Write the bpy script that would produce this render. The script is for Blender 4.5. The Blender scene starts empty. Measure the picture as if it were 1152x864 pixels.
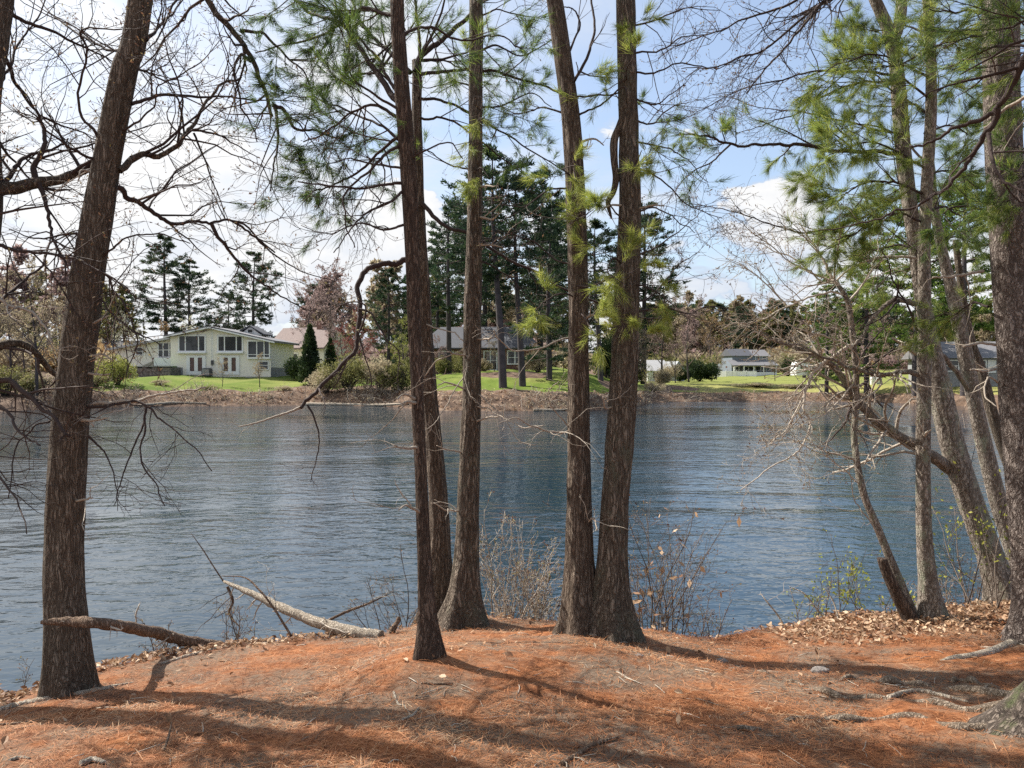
import bpy, math, random
import numpy as np
from mathutils import Vector, noise

SUN_E = 5.0
SKY_S = 0.12
CLOUD_S = 0.54
EXPO = 0.82
DENOISE = False
CLOUD_OFF = (0, 0, 0)
scene = bpy.context.scene
COL = scene.collection
R = math.radians

# ------------------------------------------------------------------ camera model
F = 870.0
CAM = np.array([0.0, 0.0, 3.0])
PITCH = math.atan((432 - 418) / F)
FW = np.array([0, math.cos(PITCH), -math.sin(PITCH)])
UP = np.array([0, math.sin(PITCH), math.cos(PITCH)])
RT = np.array([1.0, 0, 0])


def P(px, py, d):
    """a point of the place seen in that direction, d metres out"""
    return CAM + d * (FW + RT * (px - 576) / F + UP * (432 - py) / F)


cam_d = bpy.data.cameras.new('camera')
cam_o = bpy.data.objects.new('camera', cam_d)
COL.objects.link(cam_o)
cam_o.location = CAM
cam_o.rotation_euler = (R(90) - PITCH, 0, 0)
cam_d.sensor_width = 36
cam_d.lens = 36 * F / 1152
cam_d.clip_end = 3000
cam_d.clip_start = 0.05
scene.camera = cam_o


# ------------------------------------------------------------------ numpy noise
def _hash(i, j, s):
    n = (i.astype(np.int64) * 374761393 + j.astype(np.int64) * 668265263 + s * 982451653) & 0x7fffffff
    n = ((n ^ (n >> 13)) * 1274126177) & 0x7fffffff
    return ((n ^ (n >> 16)) & 0xffff) / 65535.0


def vnoise(x, y, s=0):
    x = np.asarray(x, float); y = np.asarray(y, float)
    i = np.floor(x); j = np.floor(y)
    u = x - i; v = y - j
    u = u * u * (3 - 2 * u); v = v * v * (3 - 2 * v)
    a = _hash(i, j, s); b = _hash(i + 1, j, s); c = _hash(i, j + 1, s); d = _hash(i + 1, j + 1, s)
    return (a * (1 - u) + b * u) * (1 - v) + (c * (1 - u) + d * u) * v


def fbm(x, y, s=0, o=4):
    t = 0; a = 0.5; f = 1.0
    for k in range(o):
        t = t + a * vnoise(np.asarray(x) * f + 17.3 * k, np.asarray(y) * f - 9.1 * k, s + k)
        a *= 0.5; f *= 2.03
    return t


def sstep(a, b, x):
    t = np.clip((x - a) / (b - a), 0, 1)
    return t * t * (3 - 2 * t)


# ------------------------------------------------------------------ terrain
NEX = [-200, -60, -20, -9, -6, -4.3, -3.7, -3.36, -3.10, -2.6, -1.84, -1.08, -.59, .49, 1.08, 1.64, 2.1, 2.97, 3.83, 4.93, 8, 15, 40, 80, 200]
NEY = [-60, -30, -9, 1.5, 4.6, 5.8, 5.3, 5.10, 5.46, 6.05, 6.5, 6.5, 6.85, 6.75, 6.55, 6.4, 6.65, 6.9, 7.05, 7.5, 8.6, 11, 16, 19, 20]
FEX = [-200, -100, -60, -38.4, -31, -18.9, -10.5, -5.5, -1, 5, 8, 11.5, 13.5, 20, 29, 36.5, 40, 45, 55, 80, 200]
FEY = [40, 50, 56, 58, 66, 69, 66.5, 59, 58, 58.5, 61, 68, 75, 78, 79, 75, 63, 50, 36, 19, 18]


def near_edge(x):
    return np.interp(x, NEX, NEY)


def far_edge(x):
    return np.interp(x, FEX, FEY)


def gz(x, y):
    x = np.asarray(x, float); y = np.asarray(y, float)
    t = y - near_edge(x) + 0.25 * (vnoise(x * 1.7, y * 1.7, 5) - 0.5)
    land = 0.8 + 0.155 * np.clip(-t, 0, 3.6) + 0.03 * np.clip(-t - 3.6, 0, 60)
    land = land + 0.10 * np.exp(-((x - 0.0) / 1.6) ** 2 - ((y - 4.9) / 1.0) ** 2)
    for bx_, by_, ba_ in ((-.51, 4.75, .05), (-.43, 6.6, .06), (.66, 6.1, .07), (-3.1, 5.45, .06), (3.9, 7.0, .06), (4.55, 6.6, .08)):
        land = land + ba_ * np.exp(-((x - bx_) ** 2 + (y - by_) ** 2) / .13)
    land = land + 0.07 * (fbm(x * 1.1, y * 1.1, 3) - 0.5) + 0.035 * (fbm(x * 5, y * 5, 8) - 0.5)
    zn = np.where(t < 0, land, np.maximum(0.8 - 1.15 * t, -1.5))
    zn = np.where((t > -0.25) & (t < 0.3), zn - 0.03 * sstep(-0.25, 0.3, t), zn)
    s = y - far_edge(x) + 1.6 * (fbm(x * 0.35, y * 0.35, 11) - 0.5)
    mid = np.exp(-((x - 1.5) / 8.5) ** 2)
    rt = sstep(8, 16, x)
    bh = ((1.0 + 0.35 * mid) * (1 - rt) + 0.75 * rt) * (.6 + .8 * fbm(x * .25 + 7, y * .0, 41))
    bank = bh * sstep(-0.2, 2.6, s)
    lawn_l = 0.09 * np.clip(s - 2, 0, 14) + 0.02 * np.clip(s - 16, 0, 60) + 0.02 * np.clip(s - 76, 0, 500)
    lawn_m = 0.13 * np.clip(s - 3, 0, 13) + 0.02 * np.clip(s - 16, 0, 60) + 0.02 * np.clip(s - 76, 0, 500)
    lawn_r = 0.06 * np.clip(s - 2, 0, 12) + 0.006 * np.clip(s - 14, 0, 90) + 0.035 * np.clip(s - 110, 0, 400)
    lw = (lawn_l * (1 - mid) + lawn_m * mid) * (1 - rt) + lawn_r * rt
    lw = lw + mid * 0.5 * (fbm(x * 0.22, y * 0.22, 21) - 0.45) * sstep(4, 9, s)
    zf = np.where(s > 0, bank + lw + 0.18 * (fbm(x * .9, y * .9, 31) - 0.5) * sstep(0, 1, s), np.maximum(s * 0.5, -1.5))
    return np.maximum(zn, zf)


def gz1(x, y):
    return float(gz(np.array([x]), np.array([y]))[0])


def ground_hit(px, py, d0=2.0, d1=14.0):
    """where the view through that spot meets the near ground"""
    d = np.linspace(d0, d1, 900)
    p = CAM + d[:, None] * (FW + RT * (px - 576) / F + UP * (432 - py) / F)
    under = p[:, 2] <= gz(p[:, 0], p[:, 1])
    lim = p[:, 1] > near_edge(p[:, 0]) + .05
    return float(d[np.argmax(under | lim)])


def far_pt(px, d):
    p = P(px, 418, d)
    return np.array([p[0], p[1], gz1(p[0], p[1])])


# ------------------------------------------------------------------ mesh builder
def nrm(a):
    return a / np.maximum(np.linalg.norm(a, axis=-1, keepdims=True), 1e-9)


class MB:
    def __init__(s):
        s.v = []; s.tint = []; s.f = {}; s.n = 0

    def pts(s, a, tint=0.5):
        a = np.asarray(a, np.float64).reshape(-1, 3)
        b = s.n
        s.v.append(a)
        t = np.empty(len(a), np.float32); t[:] = tint
        s.tint.append(t)
        s.n += len(a)
        return b

    def faces(s, idx, mat=0, smooth=False):
        idx = np.asarray(idx, np.int32)
        if idx.size:
            s.f.setdefault((idx.shape[1], mat, smooth), []).append(idx)

    def poly(s, pts, mat=0):
        b = s.pts(pts)
        s.faces([list(range(b, b + len(pts)))], mat)

    def box(s, x0, x1, y0, y1, z0, z1, mat=0):
        b = s.pts([(x0, y0, z0), (x1, y0, z0), (x1, y1, z0), (x0, y1, z0), (x0, y0, z1), (x1, y0, z1), (x1, y1, z1), (x0, y1, z1)])
        s.faces(np.array([(0, 3, 2, 1), (4, 5, 6, 7), (0, 1, 5, 4), (1, 2, 6, 5), (2, 3, 7, 6), (3, 0, 4, 7)]) + b, mat)
        return s

    def prism(s, prof, y0, y1, mat=0):
        """profile in x,z (counter-clockwise seen from the front) pushed from y0 back to y1"""
        n = len(prof)
        b = s.pts([(x, y0, z) for x, z in prof] + [(x, y1, z) for x, z in prof])
        s.faces([[b + i for i in range(n)]], mat)
        s.faces([[b + n + i for i in reversed(range(n))]], mat)
        s.faces([(b + i, b + n + i, b + n + (i + 1) % n, b + (i + 1) % n) for i in range(n)], mat)
        return s

    def prism_x(s, prof, x0, x1, mat=0):
        """profile in y,z pushed along x"""
        n = len(prof)
        b = s.pts([(x0, y, z) for y, z in prof] + [(x1, y, z) for y, z in prof])
        s.faces([[b + i for i in range(n)]], mat)
        s.faces([[b + n + i for i in reversed(range(n))]], mat)
        s.faces([(b + i, b + n + i, b + n + (i + 1) % n, b + (i + 1) % n) for i in range(n)], mat)
        return s

    def tubes(s, Pt, Rd, k=4, tint=0.5, mat=0, smooth=True, ref=None):
        Pt = np.asarray(Pt, float); Rd = np.asarray(Rd, float)
        m, n, _ = Pt.shape
        if m == 0:
            return
        T = nrm(np.gradient(Pt, axis=1))
        if ref is None:
            if m == 1:
                u, w, vt = np.linalg.svd(T[0], full_matrices=True)
                rf = vt[2][None, None, :]
            else:
                mt = np.abs(T.mean(1))
                rf = np.zeros((m, 3)); rf[np.arange(m), mt.argmin(1)] = 1
                rf = rf[:, None, :]
        else:
            rf = np.asarray(ref, float)[None, None, :]
        N1 = nrm(np.cross(T, np.broadcast_to(rf, T.shape)))
        N2 = np.cross(T, N1)
        a = np.arange(k) * 2 * math.pi / k
        ring = Pt[:, :, None, :] + Rd[:, :, None, None] * (np.cos(a)[None, None, :, None] * N1[:, :, None, :] + np.sin(a)[None, None, :, None] * N2[:, :, None, :])
        tt = np.broadcast_to(np.asarray(tint, float).reshape(-1, 1), (m, n * k)).ravel() if np.ndim(tint) else tint
        b = s.pts(ring.reshape(-1, 3), tt)
        i = np.arange(n - 1)[:, None] * k; j = np.arange(k)[None, :]; j2 = (j + 1) % k
        q = np.stack([i + j, i + j2, i + k + j2, i + k + j], -1).reshape(-1, 4)
        q = (q[None] + (np.arange(m) * n * k)[:, None, None]).reshape(-1, 4) + b
        s.faces(q[:, ::-1], mat, smooth)
        if k > 3:
            cap = np.arange(k)[None, :] + (np.arange(m) * n * k)[:, None] + (n - 1) * k + b
            s.faces(cap[:, ::-1], mat, False)

    def tris(s, A, B, C, tint=0.5, mat=0):
        m = len(A)
        if m == 0:
            return
        v = np.stack([A, B, C], 1).reshape(-1, 3)
        tt = np.repeat(np.asarray(tint, float), 3) if np.ndim(tint) else tint
        b = s.pts(v, tt)
        s.faces(np.arange(m * 3).reshape(-1, 3) + b, mat)

    def quads4(s, A, B, C, D, tint=0.5, mat=0):
        m = len(A)
        v = np.stack([A, B, C, D], 1).reshape(-1, 3)
        tt = np.repeat(np.asarray(tint, float), 4) if np.ndim(tint) else tint
        b = s.pts(v, tt)
        s.faces(np.arange(m * 4).reshape(-1, 4) + b, mat)

    def mesh(s, name, mats, origin=(0, 0, 0)):
        me = bpy.data.meshes.new(name)
        if not isinstance(mats, (list, tuple)):
            mats = [mats]
        for m in mats:
            me.materials.append(m)
        if s.n == 0:
            return me
        v = (np.concatenate(s.v) - np.asarray(origin, float)).astype(np.float32)
        me.vertices.add(len(v)); me.vertices.foreach_set('co', v.ravel())
        lv = []; ls = []; lt = []; mi = []; sm = []; off = 0
        for (k, mat, smooth), arrs in s.f.items():
            a = np.concatenate(arrs)
            lv.append(a.ravel()); c = len(a)
            ls.append(off + np.arange(c) * k); lt.append(np.full(c, k)); off += c * k
            mi.append(np.full(c, mat)); sm.append(np.full(c, smooth))
        lv = np.concatenate(lv).astype(np.int32)
        me.loops.add(len(lv)); me.loops.foreach_set('vertex_index', lv)
        ls = np.concatenate(ls).astype(np.int32)
        me.polygons.add(len(ls)); me.polygons.foreach_set('loop_start', ls)
        me.polygons.foreach_set('loop_total', np.concatenate(lt).astype(np.int32))
        me.polygons.foreach_set('material_index', np.concatenate(mi).astype(np.int32))
        me.polygons.foreach_set('use_smooth', np.concatenate(sm).astype(bool))
        at = me.attributes.new('tint', 'FLOAT', 'POINT')
        at.data.foreach_set('value', np.concatenate(s.tint).astype(np.float32))
        me.update(calc_edges=True)
        return me

    def build(s, name, mats, parent=None, origin=(0, 0, 0)):
        o = bpy.data.objects.new(name, s.mesh(name, mats, origin))
        COL.objects.link(o)
        if parent is not None:
            o.parent = parent
        return o


def tag(o, label=None, cat=None, group=None, kind=None):
    if label: o['label'] = label
    if cat: o['category'] = cat
    if group: o['group'] = group
    if kind: o['kind'] = kind
    return o


def empty(name, loc, rz=0.0):
    o = bpy.data.objects.new(name, None)
    COL.objects.link(o)
    o.location = [float(c) for c in loc]; o.rotation_euler = (0, 0, rz)
    o.empty_display_size = 0.3
    return o


def copy_tree(o, parent=None):
    c = o.copy(); COL.objects.link(c); c.parent = parent
    for ch in list(o.children):
        copy_tree(ch, c)
    return c


# ------------------------------------------------------------------ materials
def new_mat(name):
    m = bpy.data.materials.new(name); m.use_nodes = True
    nt = m.node_tree
    return m, nt, nt.nodes['Principled BSDF']


def N(nt, typ, **kw):
    n = nt.nodes.new(typ)
    for k, v in kw.items():
        setattr(n, k, v)
    return n


def ramp(nt, fac, stops):
    r = N(nt, 'ShaderNodeValToRGB')
    el = r.color_ramp.elements
    while len(el) < len(stops):
        el.new(0.5)
    for e, (p, c) in zip(el, stops):
        e.position = p; e.color = (*c, 1)
    nt.links.new(fac, r.inputs[0])
    return r.outputs[0]


def noise_tex(nt, vec, scale, detail=4, rough=0.55, dist=0.0):
    n = N(nt, 'ShaderNodeTexNoise')
    n.inputs['Scale'].default_value = scale; n.inputs['Detail'].default_value = detail
    n.inputs['Roughness'].default_value = rough; n.inputs['Distortion'].default_value = dist
    if vec is not None:
        nt.links.new(vec, n.inputs['Vector'])
    return n.outputs[0]


def mapping(nt, src, scale=(1, 1, 1), rot=(0, 0, 0)):
    m = N(nt, 'ShaderNodeMapping')
    m.inputs['Scale'].default_value = scale; m.inputs['Rotation'].default_value = rot
    nt.links.new(src, m.inputs['Vector'])
    return m.outputs[0]


def mixc(nt, fac, a, b, mode='MIX'):
    m = N(nt, 'ShaderNodeMix', data_type='RGBA', blend_type=mode)
    for s, v in ((0, fac), (6, a), (7, b)):
        if isinstance(v, bpy.types.NodeSocket):
            nt.links.new(v, m.inputs[s])
        elif s == 0:
            m.inputs[0].default_value = v
        else:
            m.inputs[s].default_value = (*v, 1)
    return m.outputs[2]


def mth(nt, op, a, b=0.0, clamp=False):
    m = N(nt, 'ShaderNodeMath', operation=op, use_clamp=clamp)
    for i, v in enumerate((a, b)):
        if isinstance(v, bpy.types.NodeSocket):
            nt.links.new(v, m.inputs[i])
        else:
            m.inputs[i].default_value = v
    return m.outputs[0]


def bump(nt, h, strength, dist, bsdf):
    b = N(nt, 'ShaderNodeBump')
    b.inputs['Strength'].default_value = strength; b.inputs['Distance'].default_value = dist
    nt.links.new(h, b.inputs['Height']); nt.links.new(b.outputs[0], bsdf.inputs['Normal'])
    return b


def flat_mat(name, col, rough=0.7, var=0.15, scale=3.0, bmp=0.0, bscale=40, metallic=0.0):
    m, nt, b = new_mat(name)
    tc = N(nt, 'ShaderNodeTexCoord').outputs['Object']
    n = noise_tex(nt, tc, scale, 5)
    c0 = tuple(c * (1 - var) for c in col); c1 = tuple(min(1, c * (1 + var)) for c in col)
    nt.links.new(ramp(nt, n, [(0.3, c0), (0.7, c1)]), b.inputs['Base Color'])
    b.inputs['Roughness'].default_value = rough; b.inputs['Metallic'].default_value = metallic
    if bmp:
        bump(nt, noise_tex(nt, tc, bscale, 4), bmp, 0.02, b)
    return m


def bark_mat(name, dark, mid, light, sc=11.0, stretch=0.13, depth=0.018, lichen=None, plate=False):
    m, nt, b = new_mat(name)
    tc = N(nt, 'ShaderNodeTexCoord').outputs['Object']
    wob = N(nt, 'ShaderNodeVectorMath', operation='ADD')
    nz = N(nt, 'ShaderNodeTexNoise'); nz.inputs['Scale'].default_value = 6
    nt.links.new(tc, nz.inputs['Vector'])
    sc_ = N(nt, 'ShaderNodeVectorMath', operation='SCALE'); sc_.inputs['Scale'].default_value = 0.06
    nt.links.new(nz.outputs['Color'], sc_.inputs[0])
    nt.links.new(tc, wob.inputs[0]); nt.links.new(sc_.outputs[0], wob.inputs[1])
    mp = mapping(nt, wob.outputs[0], (sc, sc, sc * stretch))
    fr = []
    for s_, o_ in ((2.3, 2), (4.1, 3)):
        q_ = noise_tex(nt, mp, s_, o_, .5, .35)
        fr.append(mth(nt, 'MULTIPLY', mth(nt, 'ABSOLUTE', mth(nt, 'SUBTRACT', q_, .5)), 2.0))
    f1 = ramp(nt, fr[0], [(0.0, (0, 0, 0)), (0.20, (1, 1, 1))])
    f2 = ramp(nt, fr[1], [(0.0, (.25, .25, .25)), (0.16, (1, 1, 1))])
    furrow = mth(nt, 'MULTIPLY', f1, f2)
    n1 = noise_tex(nt, mp, 4.0, 6, 0.65)
    n2 = noise_tex(nt, mapping(nt, tc, (1, 1, 0.4)), 70, 4, 0.7)
    h = mth(nt, 'ADD', mth(nt, 'MULTIPLY', furrow, 0.55), mth(nt, 'ADD', mth(nt, 'MULTIPLY', n1, 0.8), mth(nt, 'MULTIPLY', n2, 0.12)))
    col = ramp(nt, h, [(0.38, dark), (0.72, mid), (0.95, light)])
    big = noise_tex(nt, mapping(nt, tc, (1, 1, 0.5)), 2.2, 3)
    col = mixc(nt, mth(nt, 'MULTIPLY', big, 0.5), col, tuple(0.55 * c for c in mid))
    if lichen:
        pn = noise_tex(nt, mapping(nt, tc, (1, 1, 0.6)), 7, 6, 0.7)
        col = mixc(nt, ramp(nt, pn, [(0.52, (0, 0, 0)), (0.66, (.75, .75, .75))]), col, lichen)
    nt.links.new(col, b.inputs['Base Color'])
    b.inputs['Roughness'].default_value = 0.9
    b.inputs['Specular IOR Level'].default_value = 0.25
    bump(nt, h, 1.0, depth, b)
    return m


def tint_mat(name, stops, transl=0.0, rough=0.7, spec=0.3, bumpy=False):
    """colour picked per leaf, needle or twig by its stored 'tint'"""
    m, nt, b = new_mat(name)
    at = N(nt, 'ShaderNodeAttribute', attribute_name='tint')
    c = ramp(nt, at.outputs['Fac'], stops)
    nt.links.new(c, b.inputs['Base Color'])
    b.inputs['Roughness'].default_value = rough
    b.inputs['Specular IOR Level'].default_value = spec
    if transl:
        tr = N(nt, 'ShaderNodeBsdfTranslucent')
        nt.links.new(c, tr.inputs['Color'])
        mx = N(nt, 'ShaderNodeMixShader'); mx.inputs[0].default_value = transl
        nt.links.new(b.outputs[0], mx.inputs[1]); nt.links.new(tr.outputs[0], mx.inputs[2])
        nt.links.new(mx.outputs[0], nt.nodes['Material Output'].inputs[0])
    if bumpy:
        tc = N(nt, 'ShaderNodeTexCoord').outputs['Object']
        bump(nt, noise_tex(nt, mapping(nt, tc, (1, 1, .5)), 60, 4), 0.8, 0.01, b)
    return m


M = {}
M['bark_oak'] = bark_mat('oak_bark', (.04, .029, .021), (.19, .145, .105), (.32, .26, .20), 23, .085, .03)
M['bark_pine'] = bark_mat('pine_bark', (.03, .019, .013), (.185, .133, .096), (.32, .25, .19), 18, .075, .04)
M['bark_plated'] = bark_mat('plated_pine_bark', (.028, .019, .014), (.19, .145, .108), (.33, .265, .205), 14, .12, .045, lichen=(.15, .145, .10))
M['bark_red'] = bark_mat('red_brown_bark', (.024, .015, .011), (.125, .085, .062), (.24, .17, .125), 21, .085, .03)
M['bark_old'] = bark_mat('old_mossy_bark', (.03, .024, .018), (.13, .10, .08), (.26, .21, .17), 12, .3, .022, lichen=(.10, .12, .05))
M['bark_grey'] = bark_mat('grey_lichen_bark', (.07, .052, .04), (.24, .195, .155), (.42, .36, .30), 13, .35, .012, lichen=(.27, .29, .20))
M['bark_scaly'] = bark_mat('scaly_bark', (.05, .037, .031), (.20, .158, .135), (.38, .32, .28), 13, .42, .02)
M['bark_far'] = flat_mat('far_bark', (.055, .045, .045), .9, .4, 2)
M['twig_dark'] = tint_mat('dark_twig', [(0, (.022, .014, .013)), (.6, (.055, .036, .030)), (1, (.11, .08, .065))], rough=.8, bumpy=True)
M['twig_pale'] = tint_mat('pale_twig', [(0, (.18, .145, .11)), (.6, (.38, .32, .255)), (1, (.54, .47, .385))], rough=.8, bumpy=True)
M['twig_grey'] = tint_mat('grey_twig', [(0, (.05, .037, .03)), (.6, (.12, .09, .07)), (1, (.24, .19, .15))], rough=.8, bumpy=True)
M['needle'] = tint_mat('pine_needle', [(0, (.032, .06, .026)), (.5, (.11, .175, .04)), (.8, (.25, .31, .06)), (1, (.42, .44, .10))], .55, .5, .4)
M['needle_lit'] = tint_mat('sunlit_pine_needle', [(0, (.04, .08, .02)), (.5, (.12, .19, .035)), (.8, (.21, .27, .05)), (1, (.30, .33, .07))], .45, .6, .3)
M['needle_far'] = tint_mat('far_pine_needle', [(0, (.014, .030, .018)), (.5, (.034, .066, .032)), (.8, (.075, .11, .042)), (1, (.14, .16, .05))], .35, .6, .3)
M['bud'] = tint_mat('bud', [(0, (.12, .05, .035)), (.5, (.24, .14, .08)), (1, (.30, .26, .10))], .3)
M['leaf_new'] = tint_mat('new_leaf', [(0, (.16, .20, .03)), (.5, (.32, .34, .05)), (1, (.48, .46, .09))], .45)
M['far_twig'] = tint_mat('far_twig', [(0, (.085, .064, .058)), (.5, (.17, .13, .115)), (1, (.30, .245, .215))], rough=.9)
M['far_pink'] = tint_mat('far_red_bud', [(0, (.18, .12, .11)), (.5, (.32, .225, .205)), (1, (.44, .33, .30))],.5)
M['far_red'] = tint_mat('far_red_leaf', [(0, (.14, .03, .03)), (.5, (.26, .07, .06)), (1, (.36, .14, .12))], .3)
M['far_tan'] = tint_mat('far_tan_bud', [(0, (.20, .155, .10)), (.5, (.36, .29, .19)), (1, (.48, .43, .28))],.5)
M['far_orange'] = tint_mat('far_orange_bud', [(0, (.20, .12, .06)), (.5, (.36, .235, .115)), (1, (.46, .36, .18))],.5)
M['far_olive'] = tint_mat('far_olive_leaf', [(0, (.07, .075, .025)), (.5, (.17, .17, .055)), (1, (.30, .28, .11))], .4)
M['far_lime'] = tint_mat('far_lime_leaf', [(0, (.14, .17, .03)), (.5, (.26, .29, .06)), (1, (.40, .38, .12))], .35)
M['far_blossom'] = tint_mat('far_blossom', [(0, (.30, .32, .20)), (.5, (.55, .55, .38)), (1, (.72, .70, .58))], .35)
M['far_evergreen'] = tint_mat('far_evergreen_leaf', [(0, (.012, .024, .010)), (.5, (.035, .06, .02)), (1, (.08, .11, .03))], .2)
M['litter_needle'] = tint_mat('fallen_needle', [(0, (.07, .027, .013)), (.45, (.34, .13, .05)), (.8, (.48, .225, .098)), (1, (.56, .38, .23))], .15, .7)
M['litter_leaf'] = tint_mat('fallen_leaf', [(0, (.16, .075, .04)), (.5, (.38, .23, .13)), (1, (.62, .46, .31))], .2, .6)
M['wood_pale'] = bark_mat('weathered_wood', (.20, .155, .115), (.46, .385, .295), (.62, .54, .44), 17, .22, .012)
M['wood_brown'] = bark_mat('dead_branch_bark', (.05, .03, .02), (.20, .13, .085), (.36, .26, .19), 20, .3, .01)
M['root_grey'] = bark_mat('root_bark', (.08, .06, .042), (.26, .195, .14), (.42, .34, .26), 16, .5, .012)


# ------------------------------------------------------------------ ground sheet
def ground_mat():
    m, nt, b = new_mat('ground')
    tc = N(nt, 'ShaderNodeNewGeometry').outputs['Position']
    zone = N(nt, 'ShaderNodeAttribute', attribute_name='zone')
    sep = N(nt, 'ShaderNodeSeparateColor'); nt.links.new(zone.outputs['Color'], sep.inputs[0])
    # needle bed: straw-like streaks running several ways, bare grey soil where it is worn
    streak = []
    for k, rz in enumerate((0.3, 1.4, 2.5)):
        streak.append(noise_tex(nt, mapping(nt, tc, (40, 260, 40), (0, 0, rz)), 1.0, 3, 0.6, 0.6))
    st = mth(nt, 'MAXIMUM', mth(nt, 'MAXIMUM', streak[0], streak[1]), streak[2])
    n_mid = noise_tex(nt, tc, 9, 6, 0.65)
    n_big = noise_tex(nt, tc, 1.3, 5, 0.6)
    mixv = mth(nt, 'ADD', mth(nt, 'MULTIPLY', st, 0.75), mth(nt, 'MULTIPLY', n_mid, 0.35))
    needle = ramp(nt, mixv, [(0.42, (.038, .017, .010)), (0.56, (.23, .085, .035)), (0.68, (.41, .17, .07)), (0.80, (.52, .30, .155))])
    soil = ramp(nt, noise_tex(nt, tc, 30, 6, 0.7), [(0.3, (.10, .072, .052)), (0.7, (.24, .18, .13))])
    clump = ramp(nt, noise_tex(nt, tc, 3.2, 6, .7), [(0.34, (.40, .36, .35)), (0.5, (1, 1, 1)), (0.68, (1.15, 1.15, 1.12))])
    needle = mixc(nt, 1.0, needle, clump, 'MULTIPLY')
    worn = ramp(nt, mth(nt, 'ADD', n_big, mth(nt, 'MULTIPLY', n_mid, 0.35)), [(0.57, (0, 0, 0)), (0.72, (.9, .9, .9))])
    needle = mixc(nt, worn, needle, soil)
    # bank and forest floor
    n_b = noise_tex(nt, tc, 1.6, 8, 0.7)
    bank = ramp(nt, n_b, [(0.3, (.045, .03, .022)), (0.5, (.13, .085, .06)), (0.62, (.22, .155, .11)), (0.75, (.32, .25, .19))])
    # lawn
    n_l = noise_tex(nt, tc, 0.35, 5, 0.6)
    n_l2 = noise_tex(nt, tc, 7, 5, 0.7)
    lawn = ramp(nt, mth(nt, 'ADD', mth(nt, 'MULTIPLY', n_l, 0.65), mth(nt, 'MULTIPLY', n_l2, 0.35)),
                [(0.3, (.06, .10, .012)), (0.5, (.11, .155, .02)), (0.7, (.19, .21, .045))])
    dry = ramp(nt, n_l2, [(0.35, (.17, .17, .045)), (0.65, (.34, .31, .11))])
    lawn = mixc(nt, sep.outputs[2], lawn, dry)
    edge = noise_tex(nt, tc, 1.2, 5, 0.6)
    lm = mth(nt, 'ADD', sep.outputs[0], mth(nt, 'MULTIPLY', mth(nt, 'SUBTRACT', edge, 0.5), 0.9))
    lm = ramp(nt, lm, [(0.42, (0, 0, 0)), (0.58, (1, 1, 1))])
    col = mixc(nt, lm, bank, lawn)
    col = mixc(nt, sep.outputs[1], col, needle)
    nt.links.new(col, b.inputs['Base Color'])
    b.inputs['Roughness'].default_value = 0.95
    b.inputs['Specular IOR Level'].default_value = 0.15
    bump(nt, mth(nt, 'ADD', st, mth(nt, 'MULTIPLY', n_mid, 1.5)), 0.7, 0.012, b)
    return m


def geo_steps(a, b, st, g):
    out = []; x = a
    while abs(x) < abs(b):
        out.append(x); x += st; st *= g
    return out


xs = np.concatenate([-np.array(geo_steps(61, 700, 3, 1.25))[::-1], np.arange(-60, -9, 0.8), np.arange(-9, 9, 0.07), np.arange(9, 60.5, 0.8), np.array(geo_steps(61.5, 700, 3, 1.25))])
ys = np.concatenate([-np.array(geo_steps(1.0, 200, .7, 1.3))[::-1], np.arange(-.5, 2.6, .25), np.arange(2.6, 9.6, 0.05), np.arange(9.7, 14, .5), np.arange(14, 52, 1.5), np.arange(52, 92, 0.5), np.arange(92, 200, 4), np.array(geo_steps(202, 1500, 10, 1.2))])
X, Y = np.meshgrid(xs, ys)
Z = gz(X, Y)
g = MB(); g.pts(np.stack([X, Y, Z], -1))
nx, ny = len(xs), len(ys)
ii = (np.arange(ny - 1)[:, None] * nx + np.arange(nx - 1)[None, :]).ravel()
g.faces(np.stack([ii, ii + 1, ii + nx + 1, ii + nx], -1), 0, True)
ground = g.build('ground', ground_mat())
tag(ground, 'pine needle bank, far lawns and pond edge', None, kind='structure')
S_ = Y - far_edge(X)
needle_z = sstep(0.6, 0.1, Y - near_edge(X))
lawn_z = sstep(3.2, 6.0, S_ + 4.5 * (fbm(X * .3, Y * .3, 77) - .5))
lawn_z = lawn_z * (1 - sstep(-36, -39, X))
# planting beds, brushy stretches and the wooded slopes carry no lawn
def blob(cx, cy, rx, ry):
    return np.clip(1.6 - 1.6 * (((X - cx) / rx) ** 2 + ((Y - cy) / ry) ** 2), 0, 1)
for (px, d, rx, ry) in ((405, 70, 5.5, 6), (340, 73, 1.6, 5), (575, 73, 4.6, 3.2), (690, 72, 1.6, 6), (742, 84, 1.6, 4), (765, 88, 2.5, 4)):
    c = far_pt(px, d)
    lawn_z = lawn_z * (1 - blob(c[0], c[1], rx, ry))
lawn_z = lawn_z * (1 - sstep(150, 190, Y))
dry_z = np.maximum(sstep(12, 24, X) * (.45 + .5 * sstep(30, 8, S_)), .35 * sstep(.5, .65, fbm(X * .12, Y * .2, 61)))
zc = np.zeros((nx * ny, 4), np.float32)
zc[:, 0] = lawn_z.ravel(); zc[:, 1] = needle_z.ravel(); zc[:, 2] = dry_z.ravel(); zc[:, 3] = 1
ca = ground.data.color_attributes.new('zone', 'FLOAT_COLOR', 'POINT')
ca.data.foreach_set('color', zc.ravel())

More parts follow.
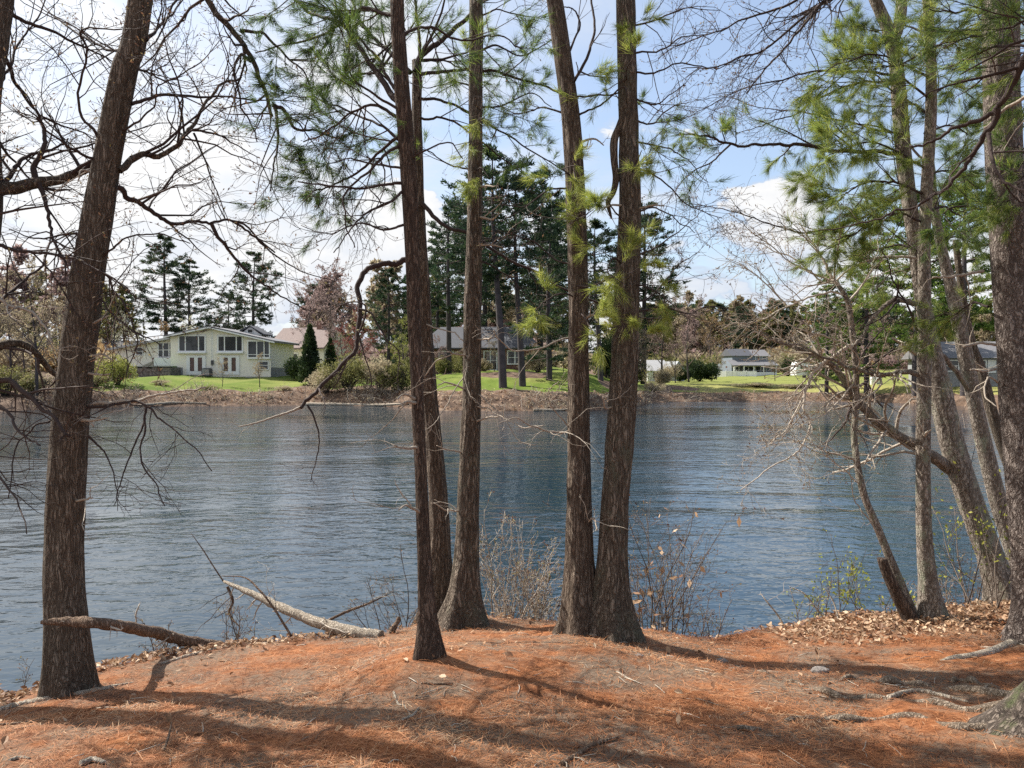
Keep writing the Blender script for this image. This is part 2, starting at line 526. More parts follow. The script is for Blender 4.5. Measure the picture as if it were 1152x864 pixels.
# ------------------------------------------------------------------ water
def water_mat():
    m, nt, b = new_mat('pond_water')
    pos = N(nt, 'ShaderNodeNewGeometry').outputs['Position']
    b.inputs['Base Color'].default_value = (.015, .032, .047, 1)
    b.inputs['Roughness'].default_value = 0.06
    b.inputs['IOR'].default_value = 1.5
    w1 = noise_tex(nt, mapping(nt, pos, (2.1, 3.3, 1), (0, 0, R(14))), 1.0, 3, 0.5, 0.6)
    w2 = noise_tex(nt, mapping(nt, pos, (.5, .95, 1), (0, 0, R(-12))), 1.0, 2, 0.5)
    w3 = noise_tex(nt, mapping(nt, pos, (4.5, 9.0, 1), (0, 0, R(25))), 1.0, 2, 0.5)
    patch = noise_tex(nt, mapping(nt, pos, (.045, .14, 1), (0, 0, R(8))), 1.0, 4, 0.6, .8)
    amp = ramp(nt, patch, [(0.36, (.22, .22, .22)), (0.60, (1, 1, 1))])
    h = mth(nt, 'ADD', mth(nt, 'MULTIPLY', w1, 0.75), mth(nt, 'ADD', mth(nt, 'MULTIPLY', w2, 0.9), mth(nt, 'MULTIPLY', w3, 0.16)))
    h = mth(nt, 'MULTIPLY', h, amp)
    bump(nt, h, 1.0, WAVE, b)
    return m


WAVE = 0.058
w = MB(); w.box(-400, 400, -80, 120, -0.02, 0.0)
water = w.build('pond_water', water_mat())
tag(water, 'rippled blue pond between the two banks', None, kind='structure')

# ------------------------------------------------------------------ branch growth (vectorised)
def catmull(pts, n):
    pts = np.asarray(pts, float)
    m = len(pts)
    if m == 2:
        t = np.linspace(0, 1, n)[:, None]
        return pts[0] * (1 - t) + pts[1] * t
    e = np.concatenate([[2 * pts[0] - pts[1]], pts, [2 * pts[-1] - pts[-2]]])
    u = np.linspace(0, m - 1 - 1e-6, n); i = u.astype(int); t = (u - i)[:, None]
    a, b, c, d = e[i], e[i + 1], e[i + 2], e[i + 3]
    return 0.5 * (2 * b + (c - a) * t + (2 * a - 5 * b + 4 * c - d) * t * t + (3 * b - a - 3 * c + d) * t ** 3)


def sprout(Pp, Rp, c, t0, t1, ang, angj, lmin, lmax, n, kink, up, rr, rmin, rng, taper=0.25, flat=1.0, rel=False):
    """c children on each parent polyline; Pp (m,k,3), Rp (m,k)"""
    m, k, _ = Pp.shape
    if m == 0 or c == 0:
        return np.zeros((0, n, 3)), np.zeros((0, n))
    t = rng.uniform(t0, t1, (m, c))
    u = t * (k - 1); i = np.minimum(u.astype(int), k - 2); f = (u - i)[..., None]
    mi = np.arange(m)[:, None]
    A = Pp[mi, i]; B = Pp[mi, i + 1]
    pos = A * (1 - f) + B * f
    rad = Rp[mi, i] * (1 - f[..., 0]) + Rp[mi, i + 1] * f[..., 0]
    T = nrm(B - A)
    q = rng.normal(size=(m, c, 3)); q[..., 2] *= flat
    perp = nrm(q - T * (q * T).sum(-1, keepdims=True))
    a = R(ang) + rng.normal(0, R(angj), (m, c, 1))
    d = nrm(T * np.cos(a) + perp * np.sin(a))
    L = rng.uniform(lmin, lmax, (m, c)) * (1.15 - 0.6 * t)
    if rel:
        L = L * np.linalg.norm(np.diff(Pp, axis=1), axis=-1).sum(-1)[:, None]
    M_ = m * c
    pos = pos.reshape(M_, 3); d = d.reshape(M_, 3); L = L.reshape(M_, 1)
    r0 = np.maximum(rad.reshape(M_) * rr, rmin)
    out = np.empty((M_, n, 3)); out[:, 0] = pos
    for s in range(1, n):
        d = nrm(d + rng.normal(0, kink, (M_, 3)) + np.array([0, 0, up]))
        pos = pos + d * L / (n - 1)
        out[:, s] = pos
    rads = r0[:, None] * np.linspace(1, taper, n)[None, :]
    return out, np.maximum(rads, rmin * 0.6)


def at_t(Pp, t):
    """positions and directions at parameter t (m,c)"""
    m, k, _ = Pp.shape
    u = t * (k - 1); i = np.minimum(u.astype(int), k - 2); f = (u - i)[..., None]
    mi = np.arange(m)[:, None]
    A = Pp[mi, i]; B = Pp[mi, i + 1]
    return (A * (1 - f) + B * f).reshape(-1, 3), nrm(B - A).reshape(-1, 3)


def needles(mb, Ps, Ds, k, L, w, rng, spread=.75, droop=-.15, tint=None, mat=0):
    m = len(Ps)
    if m == 0:
        return
    p = np.repeat(Ps, k, 0) + rng.normal(0, .008, (m * k, 3)); d = np.repeat(Ds, k, 0)
    v = rng.normal(size=(m * k, 3)); v = nrm(v)
    dd = nrm(d * .75 + v * spread + np.array([0, 0, droop]))
    ln = L * np.repeat(rng.uniform(.55, 1.2, (m, 1)), k, 0) * rng.uniform(.7, 1.1, (m * k, 1))
    side = nrm(np.cross(dd, rng.normal(size=(m * k, 3)))) * w * .5
    if tint is None:
        tint = rng.uniform(.1, .9, m)
    tt = np.clip(np.repeat(tint, k) + rng.normal(0, .12, m * k), 0, 1)
    mb.tris(p + side, p - side, p + dd * ln, tt, mat)


def leaves(mb, Ps, size, rng, tint=None, mat=0, Ds=None, elong=1.6):
    m = len(Ps)
    if m == 0:
        return
    a = nrm(rng.normal(size=(m, 3))) if Ds is None else nrm(Ds + .6 * rng.normal(size=(m, 3)))
    b = nrm(np.cross(a, rng.normal(size=(m, 3))))
    s = size * rng.uniform(.6, 1.3, (m, 1))
    if tint is None:
        tint = rng.uniform(0, 1, m)
    mb.quads4(Ps, Ps + a * s * elong * .5 + b * s * .4, Ps + a * s * elong, Ps + a * s * elong * .5 - b * s * .4, tint, mat)


# ------------------------------------------------------------------ near trees
def px_path(pts, d0, d1=None):
    """pixel way-points -> points of the place, running from depth d0 to d1"""
    if d1 is None:
        d1 = d0
    n = len(pts)
    ln = np.concatenate([[0], np.cumsum([math.hypot(pts[i + 1][0] - pts[i][0], pts[i + 1][1] - pts[i][1]) for i in range(n - 1)])])
    ln = ln / max(ln[-1], 1e-6)
    return np.array([P(p[0], p[1], (p[2] if len(p) > 2 else d0 + (d1 - d0) * t)) for p, t in zip(pts, ln)])


def trunk_mesh(path, rad, seed, sides=56, flare=0.0, rough=.05, top=6.6, flare_h=.5, lobes=5, sink=.25):
    """path (n,3) with radii, densely ringed where the photo shows it"""
    path = np.asarray(path, float); rad = np.asarray(rad, float)
    base = path[0].copy()
    # continue a little below the ground
    path = np.concatenate([[path[0] - np.array([0, 0, sink])], path]); rad = np.concatenate([[rad[0]], rad])
    nn = 420
    pc = catmull(path, nn); rc = np.interp(np.linspace(0, 1, nn), np.linspace(0, 1, len(rad)), rad)
    zs = pc[:, 2]
    want = [zs[0]]
    while want[-1] < zs[-1]:
        want.append(want[-1] + (0.035 if want[-1] < top else 0.35))
    want = np.array(want[:-1] + [zs[-1]])
    order = np.maximum.accumulate(zs)
    pp = np.stack([np.interp(want, order, pc[:, i]) for i in range(3)], -1); rr = np.interp(want, order, rc)
    mb = MB()
    k = sides
    a = np.arange(k) * 2 * math.pi / k
    rng = random.Random(seed)
    ph = rng.uniform(0, 6)
    ca, sa = np.cos(a), np.sin(a)
    rows = []
    zz = pp[:, 2] - base[2]
    fl = flare * np.exp(-np.clip(zz, -.3, None) / flare_h * 2.2)
    big = np.array([[noise.noise((ca[j] * 1.3 + seed, sa[j] * 1.3, z * .9)) for j in range(k)] for z in zz])
    fine = np.array([[abs(noise.noise((ca[j] * r * 22 + seed, sa[j] * r * 22, z * 2.6))) for j in range(k)] for z, r in zip(zz, np.maximum(rr, .06))])
    lob = .5 + .5 * np.cos(a * lobes + ph + .8 * np.sin(a * 2 + seed))
    rad2 = rr[:, None] * (1 + .10 * big - rough * 2.2 * (fine - .2)) + fl[:, None] * (.35 + .65 * lob[None, :])
    ring = pp[:, None, :] + np.stack([ca[None, :] * rad2, sa[None, :] * rad2, np.zeros_like(rad2)], -1)
    b = mb.pts(ring.reshape(-1, 3))
    n = len(pp)
    i = np.arange(n - 1)[:, None] * k; j = np.arange(k)[None, :]; j2 = (j + 1) % k
    mb.faces(np.stack([i + j, i + j2, i + k + j2, i + k + j], -1).reshape(-1, 4) + b, 0, True)
    mb.faces((np.arange(k)[None, :] + (n - 1) * k + b), 0, False)
    return mb


KIND = {
    # first-order twigs per metre, lengths (m), sub twigs, kink, lift, angle
    'oak': dict(per=5.5, l=(.35, 1.0), sub=4, sl=(.25, .6), sub2=3, s2=(.25, .55), kink=.22, up=.02, ang=52, twig='twig_dark', buds=1),
    'bare': dict(per=6.5, l=(.3, .85), sub=4, sl=(.3, .6), sub2=2, s2=(.3, .6), kink=.18, up=-.02, ang=45, twig='twig_dark', buds=1),
    'light': dict(per=6, l=(.25, .8), sub=4, sl=(.3, .6), sub2=2, s2=(.3, .6), kink=.17, up=.0, ang=48, twig='twig_pale', buds=2),
    'dead': dict(per=3.5, l=(.15, .55), sub=2, sl=(.3, .6), sub2=0, s2=(.3, .6), kink=.22, up=-.02, ang=55, twig='twig_pale', buds=0),
    'deaddark': dict(per=4.0, l=(.2, .7), sub=3, sl=(.3, .6), sub2=1, s2=(.3, .6), kink=.2, up=-.04, ang=55, twig='twig_dark', buds=0),
    'pine': dict(per=7, l=(.25, .75), sub=4, sl=(.3, .55), sub2=0, s2=(0, 0), kink=.1, up=.03, ang=48, twig='twig_dark', needle=1),
}


def limb(root, base, path, r0, r1, kind, seed, t0=.12, mat=None, dens=1.0, tint=None, nk=6, nl=.10, size=1.0, tuft_t=(.35, 1.0), tuft_n=10, bark=None):
    """one limb of a near tree with its twigs (one mesh) and, on a pine, its needles (child mesh)"""
    K = KIND[kind]
    rng = np.random.default_rng(seed)
    n = max(14, 5 * len(path))
    pc = catmull(path, n)
    L = np.linalg.norm(np.diff(pc, axis=0), axis=1).sum()
    wob = rng.normal(0, .012 * min(1, L), (n, 3)); wob[0] = 0
    wob = (wob + np.roll(wob, 1, 0) + np.roll(wob, -1, 0)) / 3; wob[0] = 0
    pc = pc + wob
    rc = np.linspace(0, 1, n) ** .8
    rc = r0 * (1 - rc) + r1 * rc
    mb = MB()
    mb.tubes(pc[None], rc[None], 10 if r0 > .02 else 6, .8 if kind == 'light' else .5, 2 if bark else 0)
    c = max(2, int(K['per'] * L * dens))
    P1, R1 = sprout(pc[None], rc[None], c, t0, 1, K['ang'], 14, K['l'][0] * size, K['l'][1] * size, 7, K['kink'], K['up'], .55, .0022, rng, flat=.8)
    R1 = np.minimum(R1, .012)
    mb.tubes(P1, R1, 5, rng.uniform(.2, .9, len(P1)))
    P2, R2 = sprout(P1, R1, K['sub'], .15, 1, 45, 14, K['sl'][0], K['sl'][1], 5, K['kink'], K['up'], .6, .0016, rng, rel=True)
    mb.tubes(P2, R2, 4, rng.uniform(.2, 1, len(P2)))
    last = P2
    if K['sub2']:
        P3, R3 = sprout(P2, R2, K['sub2'], .2, 1, 42, 14, K['s2'][0], K['s2'][1], 4, K['kink'], K['up'], .7, .0012, rng, rel=True)
        mb.tubes(P3, R3, 3, rng.uniform(.2, 1, len(P3)))
        last = P3
    twig = M[mat] if mat else M[K['twig']]
    mats = [twig]
    if K.get('buds'):
        k = K['buds']
        tp, td = at_t(last, np.concatenate([np.ones((len(last), 1)), rng.uniform(.3, 1, (len(last), k))], 1))
        keep = rng.random(len(tp)) < .75
        leaves(mb, tp[keep], .010, rng, mat=1, Ds=td[keep], elong=2.2)
        mats.append(M['bud'])
    if bark:
        mats = mats + [M['bud']] * (2 - len(mats)) + [M[bark]]
    o = mb.build('limb', mats, root, base)
    if K.get('needle'):
        nb = MB()
        allp = [P2]
        t = rng.uniform(tuft_t[0], tuft_t[1], (len(P2), tuft_n)); t[:, 0] = 1
        tp, td = at_t(P2, t)
        t1 = rng.uniform(.45, 1, (len(P1), 10)); t1[:, 0] = 1
        tq, tdq = at_t(P1, t1)
        tp = np.concatenate([tp, tq]); td = np.concatenate([td, tdq])
        tn = rng.uniform(.15, .8, len(tp)) if tint is None else np.clip(rng.normal(tint, .18, len(tp)), 0, 1)
        needles(nb, tp, td, nk, nl, .0028, rng, .46, -.10, tn)
        nb.build('needles', M['needle'], o, base)
    return o


def high_crown(root, base, path, rad, zlo, kind, seed, n1=26, spread=2.6):
    """the part of the tree above the picture: it shades the bank and shows in the water"""
    rng = np.random.default_rng(seed)
    pc = catmull(path, 60); rc = np.interp(np.linspace(0, 1, 60), np.linspace(0, 1, len(rad)), rad)
    t0 = np.interp(zlo, pc[:, 2], np.linspace(0, 1, 60))
    mb = MB()
    P1, R1 = sprout(pc[None], rc[None], n1, t0, .99, 70, 12, spread * .55, spread, 7, .1, .03, .35, .01, rng, flat=.5)
    mb.tubes(P1, R1, 5, .4)
    P2, R2 = sprout(P1, R1, 7, .2, 1, 48, 12, .25, .5, 5, .12, .03, .5, .004, rng, rel=True)
    mb.tubes(P2, R2, 4, .4)
    mats = [M['twig_dark'], M['needle']]
    if kind == 'pine':
        t = rng.uniform(.3, 1, (len(P2), 7))
        tp, td = at_t(P2, t)
        needles(mb, tp, td, 5, .15, .016, rng, .8, -.05, mat=1)
    else:
        P3, R3 = sprout(P2, R2, 4, .2, 1, 45, 12, .3, .6, 4, .18, .02, .6, .003, rng, rel=True)
        mb.tubes(P3, R3, 3, .4)
    mb.build('crown', mats, root, base)


def near_tree(name, label, cat, pts, bark, seed, d=None, top=13, flare=.06, sides=56, rough=.05, lean=0.0, group=None, crown='pine', zlo=7.0, n1=24, spread=2.6, lobes=5, sink=.3, dtop=0.0, wid=.87):
    """pts: (px, py, width px) up the trunk; the first is at the ground"""
    if d is None:
        d = ground_hit(pts[0][0], pts[0][1])
    path = [P(p[0], p[1], d + dtop * i / (len(pts) - 1)) for i, p in enumerate(pts)]
    rad = [p[2] * d / F / 2 * wid for p in pts]
    base = np.array(path[0]); 
    if top:
        a, b = path[-2], path[-1]
        dirv = nrm(b - a); dirv = nrm(dirv + np.array([0, 0, 1.0]))
        h = top - b[2]
        for k in (.33, .66, 1.0):
            path.append(b + dirv * h * k); rad.append(rad[len(pts) - 1] * (1 - .85 * k))
    root = empty(name, base)
    tag(root, label, cat, group)
    mb = trunk_mesh(path, rad, seed, sides, flare, rough, lobes=lobes, sink=sink)
    mb.build('trunk', M[bark], root, base)
    if top and crown:
        high_crown(root, base, path, rad, zlo, crown, seed + 900, n1, spread)
    return root, base, d
# ================================================================== NEAR TREES
# A: gnarled tree just outside the left edge of the view, its limbs reach in over the water
A, Ab, Ad = near_tree('bare_tree', 'gnarled bare tree cut by the left edge, crooked limbs reaching over the pond', 'tree',
    [(-100, 800, 92), (-70, 640, 70), (-48, 480, 54), (-30, 330, 44), (-16, 230, 38), (-18, 130, 34), (-6, 40, 32), (4, -40, 28)], 'bark_oak', 11,
    d=4.9, top=11, flare=.10, crown='oak', zlo=6.4, n1=12, spread=2.0)
for k, (pts, r0, r1, dd, kind) in enumerate([
    ([(-4, 214), (30, 208), (62, 203), (88, 195), (108, 190)], .046, .022, .25, 'oak'),
    ([(38, 206), (40, 185), (50, 165), (48, 142), (44, 135)], .022, .009, .1, 'oak'),
    ([(44, 205), (52, 235), (58, 262), (70, 285), (76, 310)], .016, .005, -.2, 'oak'),
    ([(0, 210), (12, 195), (26, 178), (40, 172), (66, 165), (78, 156)], .02, .006, .3, 'oak'),
    ([(4, 12), (40, 30), (80, 45), (110, 60), (136, 76)], .016, .004, .5, 'oak'),
    ([(2, 60), (18, 90), (36, 120), (55, 135), (90, 150), (112, 160)], .014, .004, .7, 'oak'),
    ([(-6, 150), (10, 175), (40, 205), (90, 235)], .012, .004, .9, 'oak'),
    ([(-10, 275), (25, 281), (62, 287), (105, 300), (150, 330)], .014, .004, -.5, 'oak'),
    ([(-14, 330), (12, 345), (35, 350), (48, 365), (60, 385)], .012, .006, -.4, 'dead'),
    ([(-30, 398), (0, 390), (28, 388), (48, 408), (70, 425), (96, 436)], .034, .012, .3, 'deaddark'),
    ([(-34, 450), (0, 428), (30, 445), (58, 470), (80, 492)], .022, .008, -.5, 'deaddark'),
    ([(-38, 470), (0, 458), (16, 478), (30, 492), (45, 500)], .012, .004, -.7, 'deaddark'),
    ([(-10, 100), (10, 80), (22, 45), (42, 20), (60, -20)], .012, .004, .6, 'oak'),
    ([(-40, 490), (-8, 530), (18, 560), (30, 600)], .01, .003, -.8, 'deaddark'),
    ([(-60, 250), (-100, 205), (-150, 180), (-200, 165)], .03, .006, -.4, 'oak'),  # from here, dense limbs outside the view, added to shade the lower left bank
    ([(-50, 210), (-70, 160), (-110, 130), (-160, 120)], .03, .006, -.6, 'oak'),
    ([(-60, 280), (-110, 260), (-170, 230), (-230, 190)], .03, .006, -.5, 'oak'),
    ([(-40, 300), (-60, 240), (-60, 190), (-90, 150)], .03, .006, -.7, 'oak'),  # last of the unseen limbs added for shade
    ([(-20, 360), (20, 320), (45, 300), (60, 270), (95, 258)], .014, .004, .8, 'oak'),
]):
    limb(A, Ab, px_path(pts, Ad if pts[0][0] < 20 else Ad + .15, Ad + .15 + dd), r0, r1, kind, 100 + k, dens=5.5 if pts[0][0] <= -40 and pts[-1][0] < -80 else 1.8, bark='bark_oak' if r0 > .025 else None)  # the added unseen shading limbs get much denser twigs

# B: the thick leaning bare tree on the left bank
B, Bb, Bd = near_tree('bare_tree', 'thick brown bare tree leaning right on the left bank, behind the propped dead branch', 'tree',
    [(78, 778, 54), (74, 700, 49), (71, 640, 47), (74, 560, 46), (80, 470, 44), (88, 400, 43), (97, 320, 41), (110, 240, 38), (122, 170, 34), (140, 80, 31), (158, 0, 29)], 'bark_oak', 23,
    top=12, flare=.05, crown='oak', zlo=6.6, n1=10, spread=2.4, sides=64)
for k, (pts, r0, r1, dd, kind) in enumerate([
    ([(134, 192), (152, 178), (178, 173), (200, 163), (214, 146), (228, 122), (246, 100), (272, 84)], .024, .007, .5, 'oak'),
    ([(214, 146), (240, 150), (262, 160), (290, 178)], .010, .003, .5, 'oak'),
    ([(218, 150), (232, 186), (244, 215), (256, 250)], .009, .003, .2, 'oak'),
    ([(133, 211), (150, 226), (170, 238), (190, 250), (215, 251), (240, 250), (262, 249), (280, 258), (310, 285)], .019, .006, .9, 'oak'),
    ([(238, 252), (255, 280), (282, 308), (310, 330), (345, 350)], .014, .004, .6, 'oak'),
    ([(262, 249), (290, 270), (330, 300), (378, 318)], .010, .003, .8, 'oak'),
    ([(148, 117), (180, 109), (230, 107), (275, 112), (332, 115)], .014, .004, .7, 'oak'),
    ([(165, 45), (178, 30), (195, 15), (206, -2)], .013, .005, .4, 'oak'),
    ([(120, 172), (105, 150), (90, 120), (98, 58), (92, 36), (136, 34)], .012, .004, -.6, 'oak'),
    ([(118, 185), (90, 172), (60, 152), (30, 120)], .012, .004, -.7, 'oak'),
    ([(174, -60), (210, -40), (236, 4), (264, 38), (284, 68), (300, 105), (307, 132)], .028, .012, .4, 'oak'),
    ([(284, 68), (270, 62), (264, 78), (268, 95), (274, 122), (284, 140), (290, 160)], .013, .004, .2, 'oak'),
    ([(307, 118), (320, 125), (332, 145), (352, 146), (385, 157)], .015, .006, .3, 'oak'),
    ([(309, 120), (313, 150), (308, 180), (305, 215)], .013, .004, -.2, 'oak'),
    ([(270, 35), (295, 38), (318, 60), (340, 80), (352, 105)], .013, .004, .4, 'oak'),
    ([(113, 300), (126, 320), (140, 345), (152, 372), (150, 398), (142, 425)], .009, .003, -.4, 'oak'),
    ([(112, 335), (125, 352), (150, 372), (180, 390)], .008, .003, -.5, 'oak'),
    ([(96, 456), (130, 452), (165, 447), (205, 440), (232, 436)], .013, .004, -.4, 'dead'),
    ([(96, 458), (140, 452), (163, 456), (180, 470), (210, 492), (240, 530)], .011, .003, -.5, 'deaddark'),
    ([(163, 456), (163, 480), (158, 510), (170, 540), (185, 570)], .010, .003, -.5, 'deaddark'),
    ([(163, 470), (150, 500), (135, 545), (128, 570)], .008, .002, -.5, 'deaddark'),
    ([(99, 490), (118, 510), (130, 540), (132, 575)], .008, .002, -.4, 'deaddark'),
    ([(66, 470), (40, 480), (18, 505), (10, 560)], .009, .003, -.5, 'deaddark'),
    ([(115, 290), (140, 268), (175, 262), (215, 275)], .008, .003, -.6, 'oak'),
    ([(150, 60), (110, 50), (70, 25), (40, -5)], .012, .004, .6, 'oak'),
    ([(140, 90), (165, 80), (190, 88), (225, 70), (250, 40)], .010, .003, .8, 'oak'),
    ([(128, 150), (150, 140), (172, 120), (182, 95), (205, 85)], .009, .003, -.5, 'oak'),
    ([(106, 270), (80, 262), (45, 268), (10, 258)], .010, .003, -.6, 'oak'),
]):
    limb(B, Bb, px_path(pts, Bd + (0 if pts[0][0] < 170 else .4), Bd + .2 + dd), r0, r1, kind, 200 + k, dens=1.6, bark='bark_oak' if r0 > .02 else None)

# C: the thin trunk nearest the path;  D: the forked trunk just behind it
C_, Cb, Cd = near_tree('pine_tree', 'thinnest dark reddish trunk of the middle group, standing nearest the camera', 'tree',
    [(482, 738, 27), (480, 690, 19), (477, 620, 16.5), (474, 540, 15.5), (470, 450, 16), (466, 360, 17), (464, 290, 18), (460, 200, 21), (454, 120, 20), (449, 50, 19), (447, 0, 18.5)], 'bark_red', 31,
    top=11, flare=.05, n1=14, spread=1.6, sides=40, lobes=3)
D_, Db, Dd = near_tree('pine_tree', 'forked dark trunk close behind the thinnest trunk, ending in a broken fork', 'tree',
    [(493, 694, 38), (495, 640, 30), (493, 560, 25), (486, 480, 23), (479, 400, 22), (476, 330, 19), (472, 260, 17), (470, 190, 15), (469, 130, 13), (469, 68, 12)], 'bark_pine', 37,
    d=6.7, top=0, flare=.08, sides=96, rough=.085, dtop=.1)
for k, (pts, r0, r1, dd, kind, dn) in enumerate([
    ([(468, 80), (474, 62), (492, 48), (512, 32), (530, 14), (548, -6)], .030, .016, .2, 'deaddark', .6),
    ([(470, 72), (482, 48), (495, 20), (502, -10)], .018, .008, -.2, 'pine', .6),
    ([(470, 72), (472, 48), (468, 10), (466, -20)], .018, .010, .1, 'deaddark', .5),
    ([(462, 82), (440, 62), (420, 40), (404, 20), (394, -6)], .022, .010, .4, 'pine', .9),
    ([(472, 84), (500, 80), (540, 79), (570, 85), (604, 94), (640, 106), (672, 108), (700, 104)], .017, .007, .5, 'pine', .6),
    ([(472, 68), (500, 70), (530, 80), (575, 88)], .011, .004, .9, 'pine', .6),
    ([(471, 110), (495, 112), (520, 124), (552, 142), (590, 164), (634, 192)], .016, .006, .6, 'pine', .6),
    ([(472, 132), (500, 134), (530, 150), (565, 178), (600, 205)], .012, .005, .3, 'pine', .5),
    ([(474, 228), (498, 252), (528, 262), (562, 284), (600, 304), (640, 326), (680, 342), (720, 356), (752, 360)], .020, .005, -.5, 'deaddark', .5),
    ([(462, 292), (444, 297), (426, 298), (408, 308), (402, 326), (406, 346), (403, 374), (398, 396), (372, 422), (350, 448), (340, 458)], .028, .014, -.5, 'deaddark', .35),
    ([(340, 458), (318, 466), (290, 476), (268, 480)], .012, .004, -.2, 'dead', 1.2),
    ([(346, 456), (358, 484), (356, 515), (348, 542)], .009, .003, -.2, 'deaddark', 1),
    ([(404, 348), (420, 355), (432, 378), (448, 400), (446, 430)], .010, .003, -.2, 'deaddark', 1),
    ([(404, 374), (412, 350), (404, 340), (380, 345), (362, 355)], .009, .003, -.1, 'deaddark', .8),
    ([(404, 380), (410, 400), (418, 430), (412, 440)], .007, .003, 0, 'deaddark', .8),
    ([(478, 365), (500, 370), (520, 380), (530, 395), (524, 425), (530, 450)], .007, .003, -.5, 'dead', 1),
    ([(474, 430), (488, 408), (505, 400), (530, 390), (542, 380)], .007, .003, -.3, 'dead', 1),
]):
    st = Dd + (0 if pts[0][0] > 455 else -.45)
    o = limb(D_, Db, px_path(pts, st, st + dd), r0, r1, kind, 300 + k, dens=dn, tint=.35)
for k, (pts, r0, r1, dd, kind, dn, tn) in enumerate([
    ([(452, 118), (430, 92), (410, 60), (385, 30), (350, 12), (325, -4)], .022, .008, .6, 'pine', .9, .22),
    ([(447, 108), (436, 85), (420, 58), (396, 34), (378, 6)], .012, .005, .3, 'pine', .8, .22),
    ([(455, 128), (430, 112), (400, 90), (392, 72)], .010, .004, -.2, 'pine', .8, .25),
    ([(455, 150), (428, 168), (400, 195), (372, 210), (345, 218)], .012, .004, .5, 'pine', 1.2, .2),
    ([(454, 135), (425, 120), (395, 128), (365, 150), (340, 160)], .012, .004, .3, 'pine', 1.3, .2),
    ([(456, 205), (436, 208), (405, 212), (370, 208), (335, 205)], .011, .004, -.3, 'deaddark', 1, .2),
    ([(458, 212), (440, 226), (412, 240), (392, 262), (376, 285)], .010, .003, -.5, 'deaddark', 1.3, .2),
    ([(456, 158), (430, 178), (408, 198), (388, 222), (390, 250), (398, 280)], .012, .003, -.3, 'deaddark', 1.2, .2),
    ([(456, 160), (425, 140), (380, 120), (345, 108), (318, 112)], .010, .003, .7, 'pine', 1.2, .18),
    ([(450, 40), (480, 30), (520, 45), (560, 40), (590, 55)], .011, .004, .6, 'pine', .7, .3),
    ([(456, 180), (478, 170), (505, 160), (520, 178)], .008, .003, -.2, 'pine', .5, .4),
    ([(449, 20), (410, 10), (360, 40), (320, 50), (290, 60)], .014, .005, .8, 'pine', .9, .18),
]):
    limb(C_, Cb, px_path(pts, Cd, Cd + dd), r0, r1, kind, 340 + k, dens=dn * 1.5, tint=tn + .12, nl=.11)

# E, F, G
E_, Eb, Ed = near_tree('pine_tree', 'straight middle pine with a flared pale-edged foot, fourth trunk from the left', 'tree',
    [(520, 700, 42), (523, 660, 34), (526, 600, 29), (528, 520, 26), (531, 430, 24), (532, 340, 23), (534, 250, 20), (535, 160, 18.5), (535, 80, 18), (536, 0, 17.5)], 'bark_plated', 41,
    top=14, flare=.16, n1=22, spread=2.2, sides=96, rough=.085, lobes=4)
F_, Fb, Fd = near_tree('pine_tree', 'left trunk of the touching pair, bending away to the left higher up', 'tree',
    [(655, 710, 42), (652, 650, 36), (651, 580, 33), (651, 500, 29), (651, 420, 27), (651, 330, 26), (648, 240, 25), (643, 150, 24), (634, 70, 23), (624, 0, 22), (612, -60, 20)], 'bark_pine', 43,
    top=14, flare=.10, n1=22, spread=2.2, sides=96, rough=.085, lobes=4)
G_, Gb, Gd = near_tree('pine_tree', 'right trunk of the touching pair right of the middle, thickest there and tilted right', 'tree',
    [(688, 713, 52), (688, 660, 40), (691, 590, 36), (696, 510, 37), (701, 430, 35), (705, 340, 32), (708, 260, 29), (708, 180, 27), (706, 90, 25), (704, 0, 24)], 'bark_plated', 47,
    top=15, flare=.11, n1=24, spread=2.4, sides=96, rough=.085, lobes=5)
